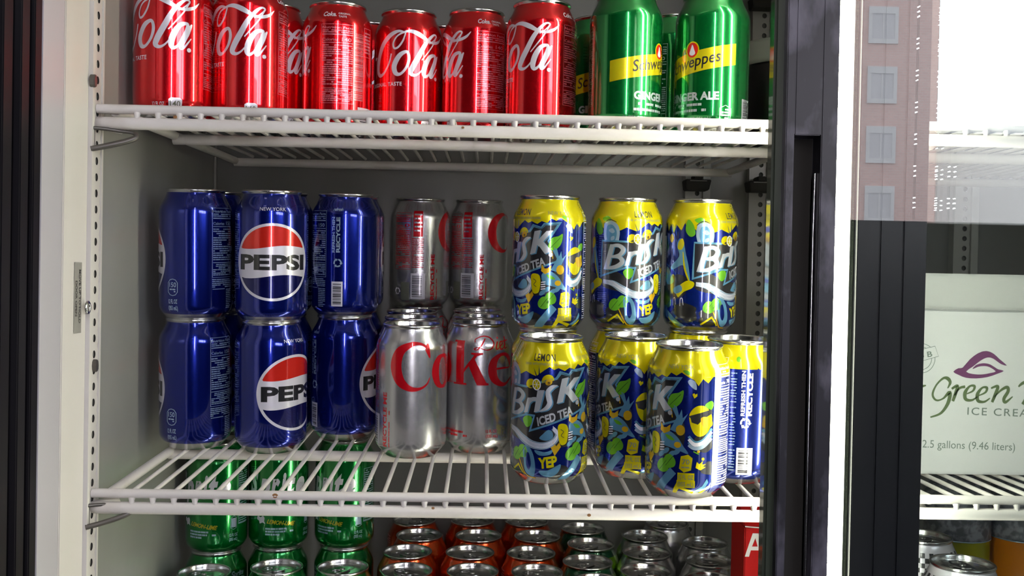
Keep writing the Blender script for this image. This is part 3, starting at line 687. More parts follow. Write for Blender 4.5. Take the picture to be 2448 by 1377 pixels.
# ------------------------------------------------------------------ cans
def lid_mesh():
    pr = [(26.0, 118.6), (26.3, 119.3), (27.0, 119.9), (27.25, 120.8), (26.9, 121.8), (26.2, 122.2), (25.4, 121.9), (25.0, 120.8), (24.6, 117.6), (24.2, 115.9), (23.5, 115.4), (22.8, 115.9), (22.4, 117.3), (21.6, 117.6), (16, 117.55), (8, 117.5), (0.2, 117.5)]
    b = MB(); b.lathe([(r * .001, z * .001) for r, z in pr], 72)
    ring = [(.001 * (11.5 * math.cos(t)), .001 * (-9.5 + 8.5 * math.sin(t)), .11775) for t in [2 * math.pi * k / 28 for k in range(28)]]
    b.tube(ring + ring[:1], .0004, 5, 0, False)
    return b
def tab_mesh():
    o = [(12.2 * math.cos(t) * 1.0, 4.5 + 0 * t + 8.2 * math.sin(t)) for t in [2 * math.pi * k / 24 for k in range(24)]]
    o = [(7.8 * math.cos(t), 3.5 + 12.5 * math.sin(t)) for t in [2 * math.pi * k / 28 for k in range(28)]]
    h = [(4.8 * math.cos(t), 8.6 + 4.8 * math.sin(t)) for t in [2 * math.pi * k / 20 for k in range(20)]]
    tr = tessellate_polygon([[Vector((x, y, 0)) for x, y in o], [Vector((x, y, 0)) for x, y in h]])
    fl = o + h; b = MB(); n = len(fl); z0, z1 = .1181, .1193
    vs = [(x * .001, y * .001, z0) for x, y in fl] + [(x * .001, y * .001, z1) for x, y in fl]
    fs = [tuple(t) for t in tr] + [tuple(i + n for i in t) for t in tr]
    for L, s in ((28, 0), (20, 28)):
        fs += [(s + i, s + (i + 1) % L, n + s + (i + 1) % L, n + s + i) for i in range(L)]
    b.add(vs, fs)
    b.lathe([(2.6e-3, .1176), (2.6e-3, .1199), (2.0e-3, .1202), (.1e-3, .1202)], 14, 0, 0, 0, 0)
    return b

PROTO = {}
_lid = _tab = None
def proto(kind):
    """the shared meshes of one kind of can"""
    if kind in PROTO: return PROTO[kind]
    base, art = {'cola': (M_RED, art_cola_red), 'ginger': (M_GRN, art_ginger), 'blue': (M_NVY, art_cola_blue), 'diet': (M_SLV, art_diet),
                 'tea': (M_BNV, art_tea), 'lemonlime': (M_GR2, art_lemonlime), 'orange': (M_ORG, art_orange), 'lime': (M_DGN, art_lime),
                 'silver': (M_SLV, art_silver_green), 'check': (M_WHT, art_check)}[kind]
    PROTO[kind] = can_body_mesh(NAME[kind] + '_body', base, art())
    return PROTO[kind]
NAME = {'cola': 'red_cola_can', 'ginger': 'ginger_ale_can', 'blue': 'blue_cola_can', 'diet': 'diet_cola_can', 'tea': 'iced_tea_can',
        'lemonlime': 'lemon_lime_can', 'orange': 'orange_soda_can', 'lime': 'lime_soda_can', 'silver': 'silver_soda_can', 'check': 'checkered_can'}
PITCH_CAN = 0.1198
def can(kind, X, Y, shelf, off_mm, label, group, level=0, lid_turn=0.0, jitter=0.0):
    """a can standing on a tilted shelf; off_mm turns the print to the right as seen by the viewer"""
    global _lid, _tab
    z0, tilt, yp = shelf
    t = empty(NAME[kind])
    nrm = Vector((0, -math.sin(tilt), math.cos(tilt)))
    base = Vector((X, Y, z0 + tilt * (Y - yp))) + nrm * (level * PITCH_CAN)
    spin = math.atan2(-X, Y) + off_mm / R_CAN
    t.matrix_world = Matrix.Translation(base) @ Matrix.Rotation(tilt + jitter, 4, 'X') @ Matrix.Rotation(spin, 4, 'Z')
    link_mesh('body', proto(kind), t)
    if _lid is None:
        l = lid_mesh().build('lid', M_LID, t); k = tab_mesh().build('pull_tab', M_LID, l); _lid, _tab = l.data, k.data
    else:
        l = link_mesh('lid', _lid, t); k = link_mesh('pull_tab', _tab, l)
    k.rotation_euler = (0, 0, lid_turn); k.location = (0, 0, 0)
    tag(t, label, 'can', group)
    return t
def X_of(px, py, Y): return at(px, py, Y).x

SH1 = (H + 0.1290, 0.018, 0.90)        # wire plane heights: (z at y=pivot, slope, pivot)
SH2 = (H - 0.1710, 0.050, 0.90)
SH3 = (H - 0.3100 - 0.1208, 0.018, 1.045)

def put(kind, px, py, Y, shelf, off, label, group, level=0, turn=0.0, ref=None):
    X = X_of(px, py, Y if ref is None else ref)
    return can(kind, X, Y, shelf, off, label, group, level, turn)

g = 'red cola cans on the upper shelf'
put('cola', 414, 160, .890, SH1, 0, 'red cola can at the left end of the upper shelf', g)
put('cola', 598, 170, .912, SH1, -1, 'second red cola can from the left in the front row of the upper shelf', g)
put('cola', 806.6, 180, .972, SH1, -43.5, 'third front red cola can from the left, nutrition panel and barcode facing out', g)
put('cola', 976, 180, .995, SH1, 17, 'red cola can showing the whole word Cola, shortest-looking in the upper row', g)
put('cola', 1138, 180, .985, SH1, -28, 'red cola can with nutrition panel facing out and only the letter a showing', g)
put('cola', 1293, 170, .945, SH1, -6, 'red cola can beside the green ginger ale cans', g)
put('cola', 455, 160, .962, SH1, 60, 'red cola can half hidden behind the leftmost can of the upper shelf', g)
put('cola', 650, 160, .984, SH1, 18, 'red cola can peeping out right of the second front can, letter o showing', g)
put('cola', 735, 180, 1.052, SH1, 120, 'red cola can deep in the gap before the can with the nutrition panel', g)
put('cola', 886, 180, 1.052, SH1, 100, 'red cola can deep behind the gap left of the can with the word Cola', g)
put('cola', 1060, 180, 1.06, SH1, 90, 'red cola can deep behind the gap right of the can with the word Cola', g)
put('cola', 1210, 180, 1.04, SH1, 60, 'red cola can deep behind the gap next to the last red can', g)
g = 'ginger ale cans on the upper shelf'
put('ginger', 1495, 150, .910, SH1, 54, 'green ginger ale can nearer the red cans, its name running off to the right', g)
put('ginger', 1701, 150, .903, SH1, 0, 'green ginger ale can at the right end of the upper shelf, whole brand name showing', g)
put('ginger', 1432, 150, 1.0, SH1, 26, 'dark green ginger ale can mostly hidden behind the last red can', g)
put('ginger', 1610, 150, .985, SH1, 120, 'green ginger ale can in the dark gap between the two front ginger ale cans', g)

g = 'blue cola cans on the middle shelf'
P = [(470, .962), (652, .950), (824, 1.012)]
put('blue', 470, 900, .962, SH2, -69, 'blue cola can at the left wall, lower of the stack', g)
put('blue', 470, 900, .962, SH2, -67.5, 'blue cola can at the left wall, upper of the stack', g, 1)
put('blue', 650, 900, .950, SH2, 24, 'lower blue cola can of the second stack, roundel turned to the right', g)
put('blue', 650, 900, .950, SH2, 1, 'blue cola can with the whole round emblem facing out', g, 1)
put('blue', 824, 900, 1.012, SH2, 52.5, 'lower blue cola can next to the silver cans, emblem at its right edge', g)
put('blue', 824, 900, 1.012, SH2, -128.5, 'upper blue cola can next to the silver cans, recycling text facing out', g, 1)
for i, (px, yy) in enumerate(((512, 1.030), (668, 1.020), (840, 1.084))):
    for lv in (0, 1):
        put('blue', px, 900, yy, SH2, (170, -20, 62)[i] + 12 * lv,
            ('upper ' if lv else 'lower ') + 'blue cola can of the row behind, ' + ('next to the left wall', 'behind the emblem can', 'right behind the can with the barcode')[i], g, lv)

g = 'silver diet cola cans on the middle shelf'
rowsY = (.940, 1.0068, 1.0736, 1.1404)
for r, yy in enumerate(rowsY):
    w = ('front', 'second', 'third', 'rear')[r]
    put('diet', (985, 984, 984, 1000)[r], 900, yy, SH2, (78, 60, 90, 30)[r], f'silver diet cola can, lower layer, {w} row, left column', g, 0, .7 * r + .3)
    put('diet', (1146, 1143, 1140, 1139)[r], 900, yy + .024, SH2, (0, 40, -50, 80)[r], f'silver diet cola can, lower layer, {w} row, column beside the iced tea', g, 0, 2 - .9 * r)
put('diet', 1000, 900, 1.1395, SH2, 119, 'upper silver diet cola can on the left, barcode and red block showing', g, 1, 0, None)
put('diet', 1139, 900, 1.1635, SH2, 108, 'upper silver diet cola can on the right, letter C at its edge', g, 1, 0, None)

g = 'lemon iced tea cans on the middle shelf'
put('tea', 1313.5, 980, .857, SH2, 0, 'iced tea can of the lower layer next to the silver cans, logo facing straight out', g, 0, .5)
put('tea', 1514, 980, .8775, SH2, -38.5, 'iced tea can of the lower layer, second from the left', g, 0, 1.2)
put('tea', 1641, 980, .819, SH2, -38.3, 'iced tea can standing nearest the shelf edge, nutrition panel on its right', g, 0, .2)
put('tea', 1760, 980, .866, SH2, -92, 'iced tea can at the right end of the lower layer, recycling text facing out', g, 0, 1.4)
put('tea', 1312, 640, .9255, SH2, -60, 'iced tea can hidden behind the lower one with the logo facing out', g, 0)
put('tea', 1495, 640, .945, SH2, -112, 'iced tea can in the gap behind the lower layer, dark panel at its left', g, 0)
put('tea', 1668, 640, .935, SH2, 70, 'iced tea can behind the one nearest the shelf edge', g, 0)
put('tea', 1310, 640, .9255, SH2, -23, 'iced tea can of the upper layer next to the silver cans', g, 1)
put('tea', 1493, 640, .945, SH2, 21.5, 'iced tea can in the middle of the upper layer', g, 1)
put('tea', 1670, 640, .935, SH2, 39.3, 'iced tea can at the right of the upper layer beside the perforated upright', g, 1)

g = 'lemon lime cans on the bottom shelf'
sx = [(490, 1.030), (663, 1.050), (820, 1.052)]
ux = [(520, 1.115), (668, 1.132), (825, 1.137)]
nm = ('next to the left wall', 'in the middle', 'next to the orange soda')
for i in range(3):
    put('lemonlime', sx[i][0], 1350, sx[i][1], SH3, (70, 30, 100)[i], f'green lemon lime can {nm[i]}, front row, lid seen from above', g, 0, (-.9, .4, -.7)[i])
    put('lemonlime', ux[i][0], 1200, ux[i][1], SH3, (-48, -64, 90)[i], f'green lemon lime can {nm[i]}, under the upper layer', g, 0)
    put('lemonlime', ux[i][0], 1200, ux[i][1], SH3, (-17, 0, -20)[i], f'green lemon lime can of the upper layer {nm[i]}', g, 1, .4 * i)
g = 'orange soda cans on the bottom shelf'
oy = (1.043, 1.110, 1.177, 1.244)
ox = ((973, 975, 1003, 990), (1131, 1124, 1144, 1128), (1285, 1270, 1284, 1258))
for c in range(3):
    for r in range(4):
        put('orange', ox[c][r], 1300, oy[r], SH3, (10, -40, 70, 20)[(r + c) % 4], f"orange soda can, {('front', 'second', 'third', 'rear')[r]} row, {('left column beside the green cans', 'middle column', 'right column')[c]}", g, 0, (.5, 2.2, -.8, 1.3)[(r * 2 + c) % 4])
g = 'lime soda cans on the bottom shelf'
for r, (px, yy) in enumerate(((1430, 1.013), (1405, 1.080), (1412, 1.147), (1392, 1.214))):
    put('lime', px, 1310, yy, SH3, (0, 10, -30, 20)[r], f"lime and dark green soda can, {('front', 'second', 'third', 'rear')[r]} of its column", g, 0, 1.0 + r)
g = 'silver soda cans on the bottom shelf'
for r, (px, yy) in enumerate(((1545, 1.050), (1545, 1.117), (1540, 1.184), (1592, 1.243))):
    put('silver', px, 1310, yy, SH3, (-50, -90, 60, 90)[r], f"silver soda can, {('front', 'second', 'third', 'rear')[r]} of the column right of the lime cans", g, 0, .2 + 1.3 * r)
for r, (px, yy) in enumerate(((1697, 1.023), (1697, 1.090), (1684, 1.158))):
    put('silver', px, 1330, yy, SH3, (0, 6, 30)[r], f"silver and green soda can, {('front', 'second', 'rear')[r]} of the column at the right end", g, 0, 2.3 - r)

# red carton with a white letter, right end of the bottom shelf
def carton():
    t = empty('red_carton'); Y = .96; x0 = X_of(1779, 1330, Y - .03); z = SH3[0] + SH3[1] * (Y - SH3[2])
    b = MB(); x1 = x0 + .07
    zt = H - .2325
    b.box(x0, x1, Y - .03, Y + .02, z, zt)
    b.hexa([(x0, Y - .03, zt), (x1, Y - .03, zt), (x1, Y + .02, zt), (x0, Y + .02, zt)],
           [(x0, Y - .002, zt + .018), (x1, Y - .002, zt + .018), (x1, Y + .006, zt + .018), (x0, Y + .006, zt + .018)])
    b.build('box', mat('red_card', (.36, .006, .006), 0, .75, spec=.15), t, .001)
    A = Art(); A.poly(M_CARD, [(0, 0), (4, 0), (5.6, 6), (13, 6), (14.5, 0), (19, 0), (12.4, 22), (7, 22)], 0, [[(6.6, 9.6), (12, 9.6), (9.6, 17.5)]])
    flat_art('white_letter', A, (x0 + .0005, Y - .03, zt - .0275), (1, 0, 0), (0, 0, 1), t)
    c = MB(); c.tube([(x0, Y - .031, zt + .001), (x1, Y - .031, zt - .004)], .0006, 6); c.build('fold_edge', M_CARD, t)
    tag(t, 'red carton with a white letter A at the right end of the bottom shelf', 'carton')
carton()
def tub():
    Y = 1.06; X = X_of(1868, 200, Y); z = SH1[0] + SH1[1] * (Y - SH1[2])
    t = empty('black_tub', (X, Y, z))
    b = MB(); b.lathe([(.001, .001), (.040, .001), (.042, .004), (.042, .088), (.040, .092)], 40); b.build('body', M_DKM, t)
    b = MB(); b.lathe([(.040, .092), (.0435, .092), (.0445, .096), (.0445, .112), (.042, .116), (.001, .117)], 40); b.build('cap', mat('grey_cap', (.33, .34, .30), 0, .4), t)
    tag(t, 'black round tub with a grey cap beside the right ginger ale can', 'tub')
tub()

# ------------------------------------------------------------------ wire shelves
def shelf(shelfdef, x0, x1, label, seed=1, rows=(.96,), yback=1.19, rust=()):
    z0, tilt, yp = shelfdef
    rd = random.Random(seed)
    zz = lambda y: z0 + tilt * (y - yp)
    t = empty('wire_shelf', ((x0 + x1) / 2, .80, zz(.80))); ox, oy, oz = t.location
    yf = .800
    b = MB(); r = .0038                                 # frame: front top rail, sides, back rail
    zt = zz(yf) - .0034
    def L(x, y, z): return (x - ox, y - oy, z - oz)
    b.tube([L(x0, yf, zt), L(x1, yf, zt)], r, 12)
    b.build('top_rail', [M_COATW], t)
    b = MB(); zb = zt - .0112
    b.tube([L(x0 + .012, yf + .02, zb - .001), L(x0 + .003, yf + .006, zb), L(x0 + .001, yf, zb), L(x0 + .006, yf - .001, zb), L(x0 + .03, yf - .001, zb), L(x1 - .006, yf - .001, zb), L(x1 - .001, yf, zb), L(x1 - .003, yf + .006, zb)], .0049, 12)
    b.build('bottom_rail', [M_COATW], t)
    b = MB(); rr = .0042
    for xs in (x0 + .012, x1 - .012):
        b.tube([L(xs, yf + .004, zz(yf) - .0045), L(xs, yback, zz(yback) - .0075)], rr, 10)
    for yr in rows + (yback,):
        b.tube([L(x0 + .010, yr, zz(yr) - .0088), L(x1 - .010, yr, zz(yr) - .0088)], .0050, 10)
    b.build('support_frame', [M_COATW], t)
    n = int(round((x1 - x0 - .03) / .01635)); px = (x1 - x0 - .03) / n
    for k in range(1, n):
        x = x0 + .015 + k * px
        w = MB(); w.tube([L(x, yback, zz(yback) - .0018), L(x, yf + .004, zz(yf + .004) - .0018), L(x, yf - .0005, zt), L(x, yf - .001, zb)], .0018, 7)
        w.tube([L(x, yf - .0012, zt - .003), L(x, yf - .0018, (zt + zb) / 2), L(x, yf - .0012, zb + .003)], [.0030, .0021, .0032], 8)
        w.build('wire', [M_COATW], t)
    for (rx, ry, rz, rs) in rust:
        w = MB(); w.lathe([(.0001, .0), (rs * .6, .0002), (rs, 0)], 9)
        o = w.build('rust_chip', [M_RUST], t); o.rotation_euler = (math.pi / 2, 0, 0); o.scale = (1, .8, 1)
        o.location = L(rx, yf - .0062 if rz < -.004 else yf - .0036, zt + rz)
    tag(t, label, 'shelf', 'coated wire shelves')
    return t
shelf(SH1, -.3075, .300, 'off-white wire shelf carrying the red and green cans, seen from below', 1, rust=((-.245, 0, -.006, .0016), (-.02, 0, -.009, .0012)))
shelf(SH2, -.3075, .300, 'off-white wire shelf carrying the blue, silver and iced tea cans', 2, rust=((-.163, 0, .0005, .0024), (-.038, 0, -.007, .0013), (.086, 0, -.011, .0016)))
shelf((SH3[0], SH3[1], SH3[2]), -.3075, .300, 'wire shelf under the lidded rows of cans at the bottom edge', 3, yback=1.27)
RX0, RX1 = .352, .960
SR1 = (H + 0.1290, 0.0, 0.90)
SR2 = (H - 0.1720, 0.0, 0.90)
SR3 = (H - .3655, 0.0, .90)
shelf(SR1, RX0, RX1, 'cream wire shelf high behind the glass on the right', 4)
shelf(SR2, RX0, RX1, 'wire shelf carrying the white ice cream box behind the glass', 5)
shelf(SR3, RX0, RX1, 'lowest wire shelf behind the glass on the right', 6)

# shelf clips at the front left upright
def wire_clip(zc, label):
    t = empty('shelf_clip', (-.306, .795, zc))
    b = MB(); pts = [(-.002, -.004, .001), (.006, .0, .001), (.016, .004, .000), (.026, .006, -.001), (.0295, .004, -.0045), (.024, .001, -.008), (.010, -.003, -.0125), (-.002, -.006, -.0155)]
    b.tube(cr(pts, 4), [.0015] * 14 + [.0022] * 15, 8); b.build('bent_wire', M_ZINC, t)
    b = MB(); b.box(-.003, -.001, -.005, .000, -.0165, .0025); b.build('hook_plate', M_ZINC, t, .0006)
    tag(t, label, 'shelf clip', 'shelf clips')
wire_clip(H + .1290 - .0225, 'bent zinc shelf clip under the left end of the upper shelf')
wire_clip(H - .1750 - .0135, 'bent zinc shelf clip under the left end of the middle shelf')
def back_clip(px, py, label):
    p = at(px, py, 1.262); t = empty('bracket_clip', p)
    b = MB(); b.hexa([(-.014, -.012, 0), (.014, -.012, 0), (.014, .012, 0), (-.014, .012, 0)], [(-.016, -.016, .013), (.016, -.016, .013), (.016, .012, .013), (-.016, .012, .013)])
    b.box(-.005, .005, -.016, .010, .013, .019); b.build('block', M_HOLE, t, .001)
    b = MB(); b.box(-.011, .010, -.0172, -.0165, .0105, .0117); b.build('edge', M_ZINC, t)
    tag(t, label, 'bracket', 'dark clips on the rear uprights')
back_clip(1664, 456, 'dark bracket clip on the rear upright above the last iced tea can')
back_clip(1814, 460, 'dark bracket clip on the rear upright next to the door stile')
back_clip(1822, 22, 'dark bracket clip at the top right corner, above the black tub')

# ------------------------------------------------------------------ the cooler cabinet
cab = empty('display_cooler', (0, .80, 0))
tag(cab, 'white-lined drinks cooler with black sliding doors', 'cooler')
def cb(mb, name, mats, parent=None, bevel=0):
    o = mb.build(name, mats, parent or cab, bevel)
    if not parent: o.location = (0, -.80, 0)
    return o
ZT, ZB = H + .42, H - 1.30
YB = 1.290
b = MB()   # left liner wall, slightly drafted
b.hexa([(-.309, .80, ZB), (-.348, YB, ZB), (-.37, YB, ZB), (-.37, .80, ZB)], [(-.309, .80, ZT), (-.348, YB, ZT), (-.37, YB, ZT), (-.37, .80, ZT)])
cb(b, 'left_liner', M_LINER)
b = MB(); b.box(-.37, 1.02, YB, YB + .02, ZB, ZT); cb(b, 'back_liner', M_LINER_SHADED)
b = MB(); b.box(.985, 1.02, .66, YB, ZB, ZT); cb(b, 'right_liner', M_LINER)
b = MB(); b.box(-.5, 1.1, .68, YB + .02, ZT, ZT + .03); cb(b, 'top_liner', M_LINER)
b = MB(); b.box(-.5, 1.1, .68, YB + .02, ZB - .03, ZB); cb(b, 'floor_liner', M_LINER)
b = MB(); b.box(-.37, 1.02, YB + .02, YB + .06, ZB - .03, ZT + .03); cb(b, 'outer_back', M_FRM)
# inner corner seam of the back wall
b = MB(); b.tube([(-.3462, YB - .0015, ZB), (-.3462, YB - .0015, ZT)], .0022, 6); cb(b, 'corner_seam', M_LINER)

def perforated(x0, w, z0, z1, pitch, hr, place, name, mats, parent=None):
    """strip with a row of real round holes: place(u, v, d) maps strip coordinates to the world"""
    b = MB(); z = z0; c = w / 2; n = 12
    k = 0
    while z < z1:
        vs = []; zc = z + pitch / 2
        for i in range(n):
            t = 2 * math.pi * (i + .5) / n
            ux, uz = math.cos(t), math.sin(t)
            s = min(c / abs(ux) if abs(ux) > 1e-6 else 9, (pitch / 2) / abs(uz) if abs(uz) > 1e-6 else 9)
            vs.append(place(ux * s, zc + uz * s, 0))
        for i in range(n):
            t = 2 * math.pi * (i + .5) / n; vs.append(place(hr * math.cos(t), zc + hr * 1.1 * math.sin(t), 0))
        for i in range(n):
            t = 2 * math.pi * (i + .5) / n; vs.append(place(hr * math.cos(t), zc + hr * 1.1 * math.sin(t), .003))
        fs = [(i, (i + 1) % n, n + (i + 1) % n, n + i) for i in range(n)] + [(n + i, n + (i + 1) % n, 2 * n + (i + 1) % n, 2 * n + i) for i in range(n)]
        b.add(vs, fs[:n], 0); b.add(vs, fs[n:], 1); b.add(vs[2 * n:], [tuple(range(n))], 1)
        # corners of the cell
        z += pitch; k += 1
    return cb(b, name, mats, parent)
mx = lambda u, v, d: (-.3078 - d, .8005 + u, v)
perforated(0, .016, H - .80, H + .40, .0127, .0029, mx, 'front_left_upright', [M_PANEL, M_HOLE])
b = MB(); b.box(-.312, -.3068, .7885, .7925, H - .8, H + .4); b.box(-.312, -.3068, .8085, .8115, H - .8, H + .4); cb(b, 'upright_flanges', M_PANEL)
for nm_, pc in (('rear_upright', 1661), ('rear_upright', 1812), ('rear_upright', 2300)):
    xc = X_of(pc, 620, 1.285)
    q = lambda u, v, d, xc=xc: (xc + u, 1.280 + d, v)
    perforated(0, .014, H - .80, H + .40, .0127, .0030, q, nm_, [M_LINER, M_HOL2])
    b = MB(); b.box(xc - .016, xc - .007, 1.276, 1.29, H - .8, H + .4); b.box(xc + .007, xc + .016, 1.276, 1.29, H - .8, H + .4); cb(b, 'upright_rib', M_LINER)
# screws and hook on the left side
for z, yy in ((H + .1335 + .010, .789), (H - .0785, .7995)):
    b = MB(); p = (-.3062, yy, z)
    ring = [(p[0], p[1] + .0032 * math.cos(t), p[2] + .0052 * math.sin(t)) for t in [2 * math.pi * k / 10 for k in range(10)]]
    b.hexa([(x - .003, y, z_) for x, y, z_ in ring], [(x + .0015, y, z_) for x, y, z_ in ring]); cb(b, 'upright_bolt', M_ZINC, None, .0005)
b = MB(); p = at(208, 735, .781)
rg = [(-.3055, p.y + .0036 * math.cos(t), p.z + .0042 * math.sin(t)) for t in [2 * math.pi * k / 16 for k in range(17)]]
b.tube(rg, .0012, 6, 0, False); cb(b, 'hook_ring', M_ALU)
# frame at the left: cream panel, grey track, black frame with grooves
b = MB(); b.box(-.36, -.310, .745, .7885, ZB, ZT); cb(b, 'cream_side_panel', M_PANEL, None, .0008)
b = MB(); b.box(-.36, -.3105, .708, .7445, ZB, ZT); cb(b, 'vinyl_track', M_LAV, None, .001)
b = MB()
b.box(-.50, -.3105, .6965, .7075, ZB, ZT); b.box(-.50, -.314, .688, .6965, ZB, ZT); b.box(-.50, -.3100, .676, .688, ZB, ZT)
b.box(-.50, -.3155, .668, .676, ZB, ZT); b.box(-.50, -.312, .655, .668, ZB, ZT)
for x in (-.322, -.334, -.345): b.box(x - .0035, x + .0035, .650, .655, ZB, ZT)
cb(b, 'black_side_frame', M_FRM, None, .0008)
# instruction sticker
A = Art(); A.rect(M_STIK, -27, -7, 27, 7, 0)
A.text(M_DGRY, 'MOVE UP TO HOLD', -21.5, -6.0 + 7.6, 3.6, 1, .03, width=41); A.text(M_DGRY, 'DOOR OPEN', -13, -5.0, 3.6, 1, .03, width=27)
A = A.turned(0, 0, True)
p = at(191, 712, .772)
flat_art('instruction_sticker', A, (-.3098, p.y, p.z + .000), (0, 1, 0), (0, 0, 1), cab).location = (0, -.80, 0)
# lamp tube on the centre post
b = MB(); b.box(.2325, .2850, .7650, .7885, ZB + .02, ZT - .02); lamp = cb(b, 'lamp_tube', M_LAMP, None, .002)
b = MB(); b.box(.2330, .2850, .7887, .7915, ZB + .02, ZT - .02); cb(b, 'lamp_light_blocker', M_PANEL)  # unseen plate added to keep the tube's light off the back wall
b = MB(); b.box(.308, .338, .768, .7875, ZB + .02, ZT - .02); cb(b, 'lamp_tube', M_LAMP_ADDED, None, .002)  # hidden second tube, added to brighten the ice cream box
b = MB(); b.box(.308, .338, .788, .7905, ZB + .02, ZT - .02); cb(b, 'lamp_light_blocker', M_PANEL)  # another added plate, blocks the second tube towards the back
b = MB(); b.box(.306, .346, .803, .83, ZB, ZT); cb(b, 'centre_post', M_PANEL)

# sliding doors
def door(x0, x1, ys, stile, mats, groove=None, label='sliding_door'):
    y0, y1 = ys; d = empty(label, ((x0 + x1) / 2, (y0 + y1) / 2, H)); d.parent = cab; d.location = ((x0 + x1) / 2, (y0 + y1) / 2 - .80, H)
    O = Vector(((x0 + x1) / 2, (y0 + y1) / 2, H))
    def sub(mb, nm, mt, bev=0):
        o = mb.build(nm, mt, d, bev); o.location = -O; return o
    sl, sr = stile
    zt, zb = ZT - .01, ZB + .01
    b = MB()
    if groove:
        g0, g1, gz = groove
        b.box(sl, sr, y0 + .018, y1, zb, zt); b.box(sl, g0, y0, y0 + .018, zb, zt); b.box(g1, sr, y0, y0 + .018, zb, zt); b.box(g0, g1, y0, y0 + .018, gz, zt)
    else:
        b.box(sl, sr, y0, y1, zb, zt)
        for k in (1, 2): b.box(sl + (sr - sl) * k / 3 - .0006, sl + (sr - sl) * k / 3 + .0006, y0 - .0012, y0, zb, zt)
    sub(b, 'left_stile', mats, .0007)
    b = MB(); b.box(x1 - .045, x1, y0, y1, zb, zt); sub(b, 'right_stile', mats, .001)
    b = MB(); b.box(sr, x1 - .045, y0, y1, zt - .04, zt); sub(b, 'top_rail', mats); b = MB(); b.box(sr, x1 - .045, y0, y1, zb, zb + .04); sub(b, 'bottom_rail', mats)
    b = MB(); ym = (y0 + y1) / 2 - .006; b.box(sr, x1 - .045, ym, ym + .004, zb + .04, zt - .04); sub(b, 'glass_pane', G_DOOR)
    return d, sub, O
gz = at(1920, 323, .700).z
xs = [X_of(p, 600, .700) for p in (1872, 1893, 1957, 1996)]
dF, subF, OF = door(xs[0], xs[0] + .665, (.700, .726), (xs[0], xs[3]), M_STL, (xs[1], xs[2], gz))
b = MB(); b.box(xs[1] + .0004, xs[2] - .0004, .7172, .7178, ZB + .05, gz - .0005); subF(b, 'pull_recess', M_HOLE)
b = MB(); xg = X_of(1944, 640, .708); b.tube([(xg, .709, at(1944, 415, .709).z), (xg - .0005, .709, at(1944, 560, .709).z), (xg, .709, H - .5)], .0012, 8); subF(b, 'pull_edge_strip', M_ALU)
b = MB(); b.box(xs[0] - .0075, xs[0], .706, .720, ZB + .01, ZT - .01); subF(b, 'edge_gasket', M_GASK, .002)
x2 = [X_of(p, 690, .738) for p in (2047, 2213)]
dB, subB, OB = door(x2[0], x2[0] + .70, (.738, .762), (x2[0], x2[1]), M_PLAIN)
b = MB(); b.box(x2[0] - .003, x2[0], .744, .756, ZB + .01, ZT - .01); subB(b, 'edge_gasket', M_GASK, .002)

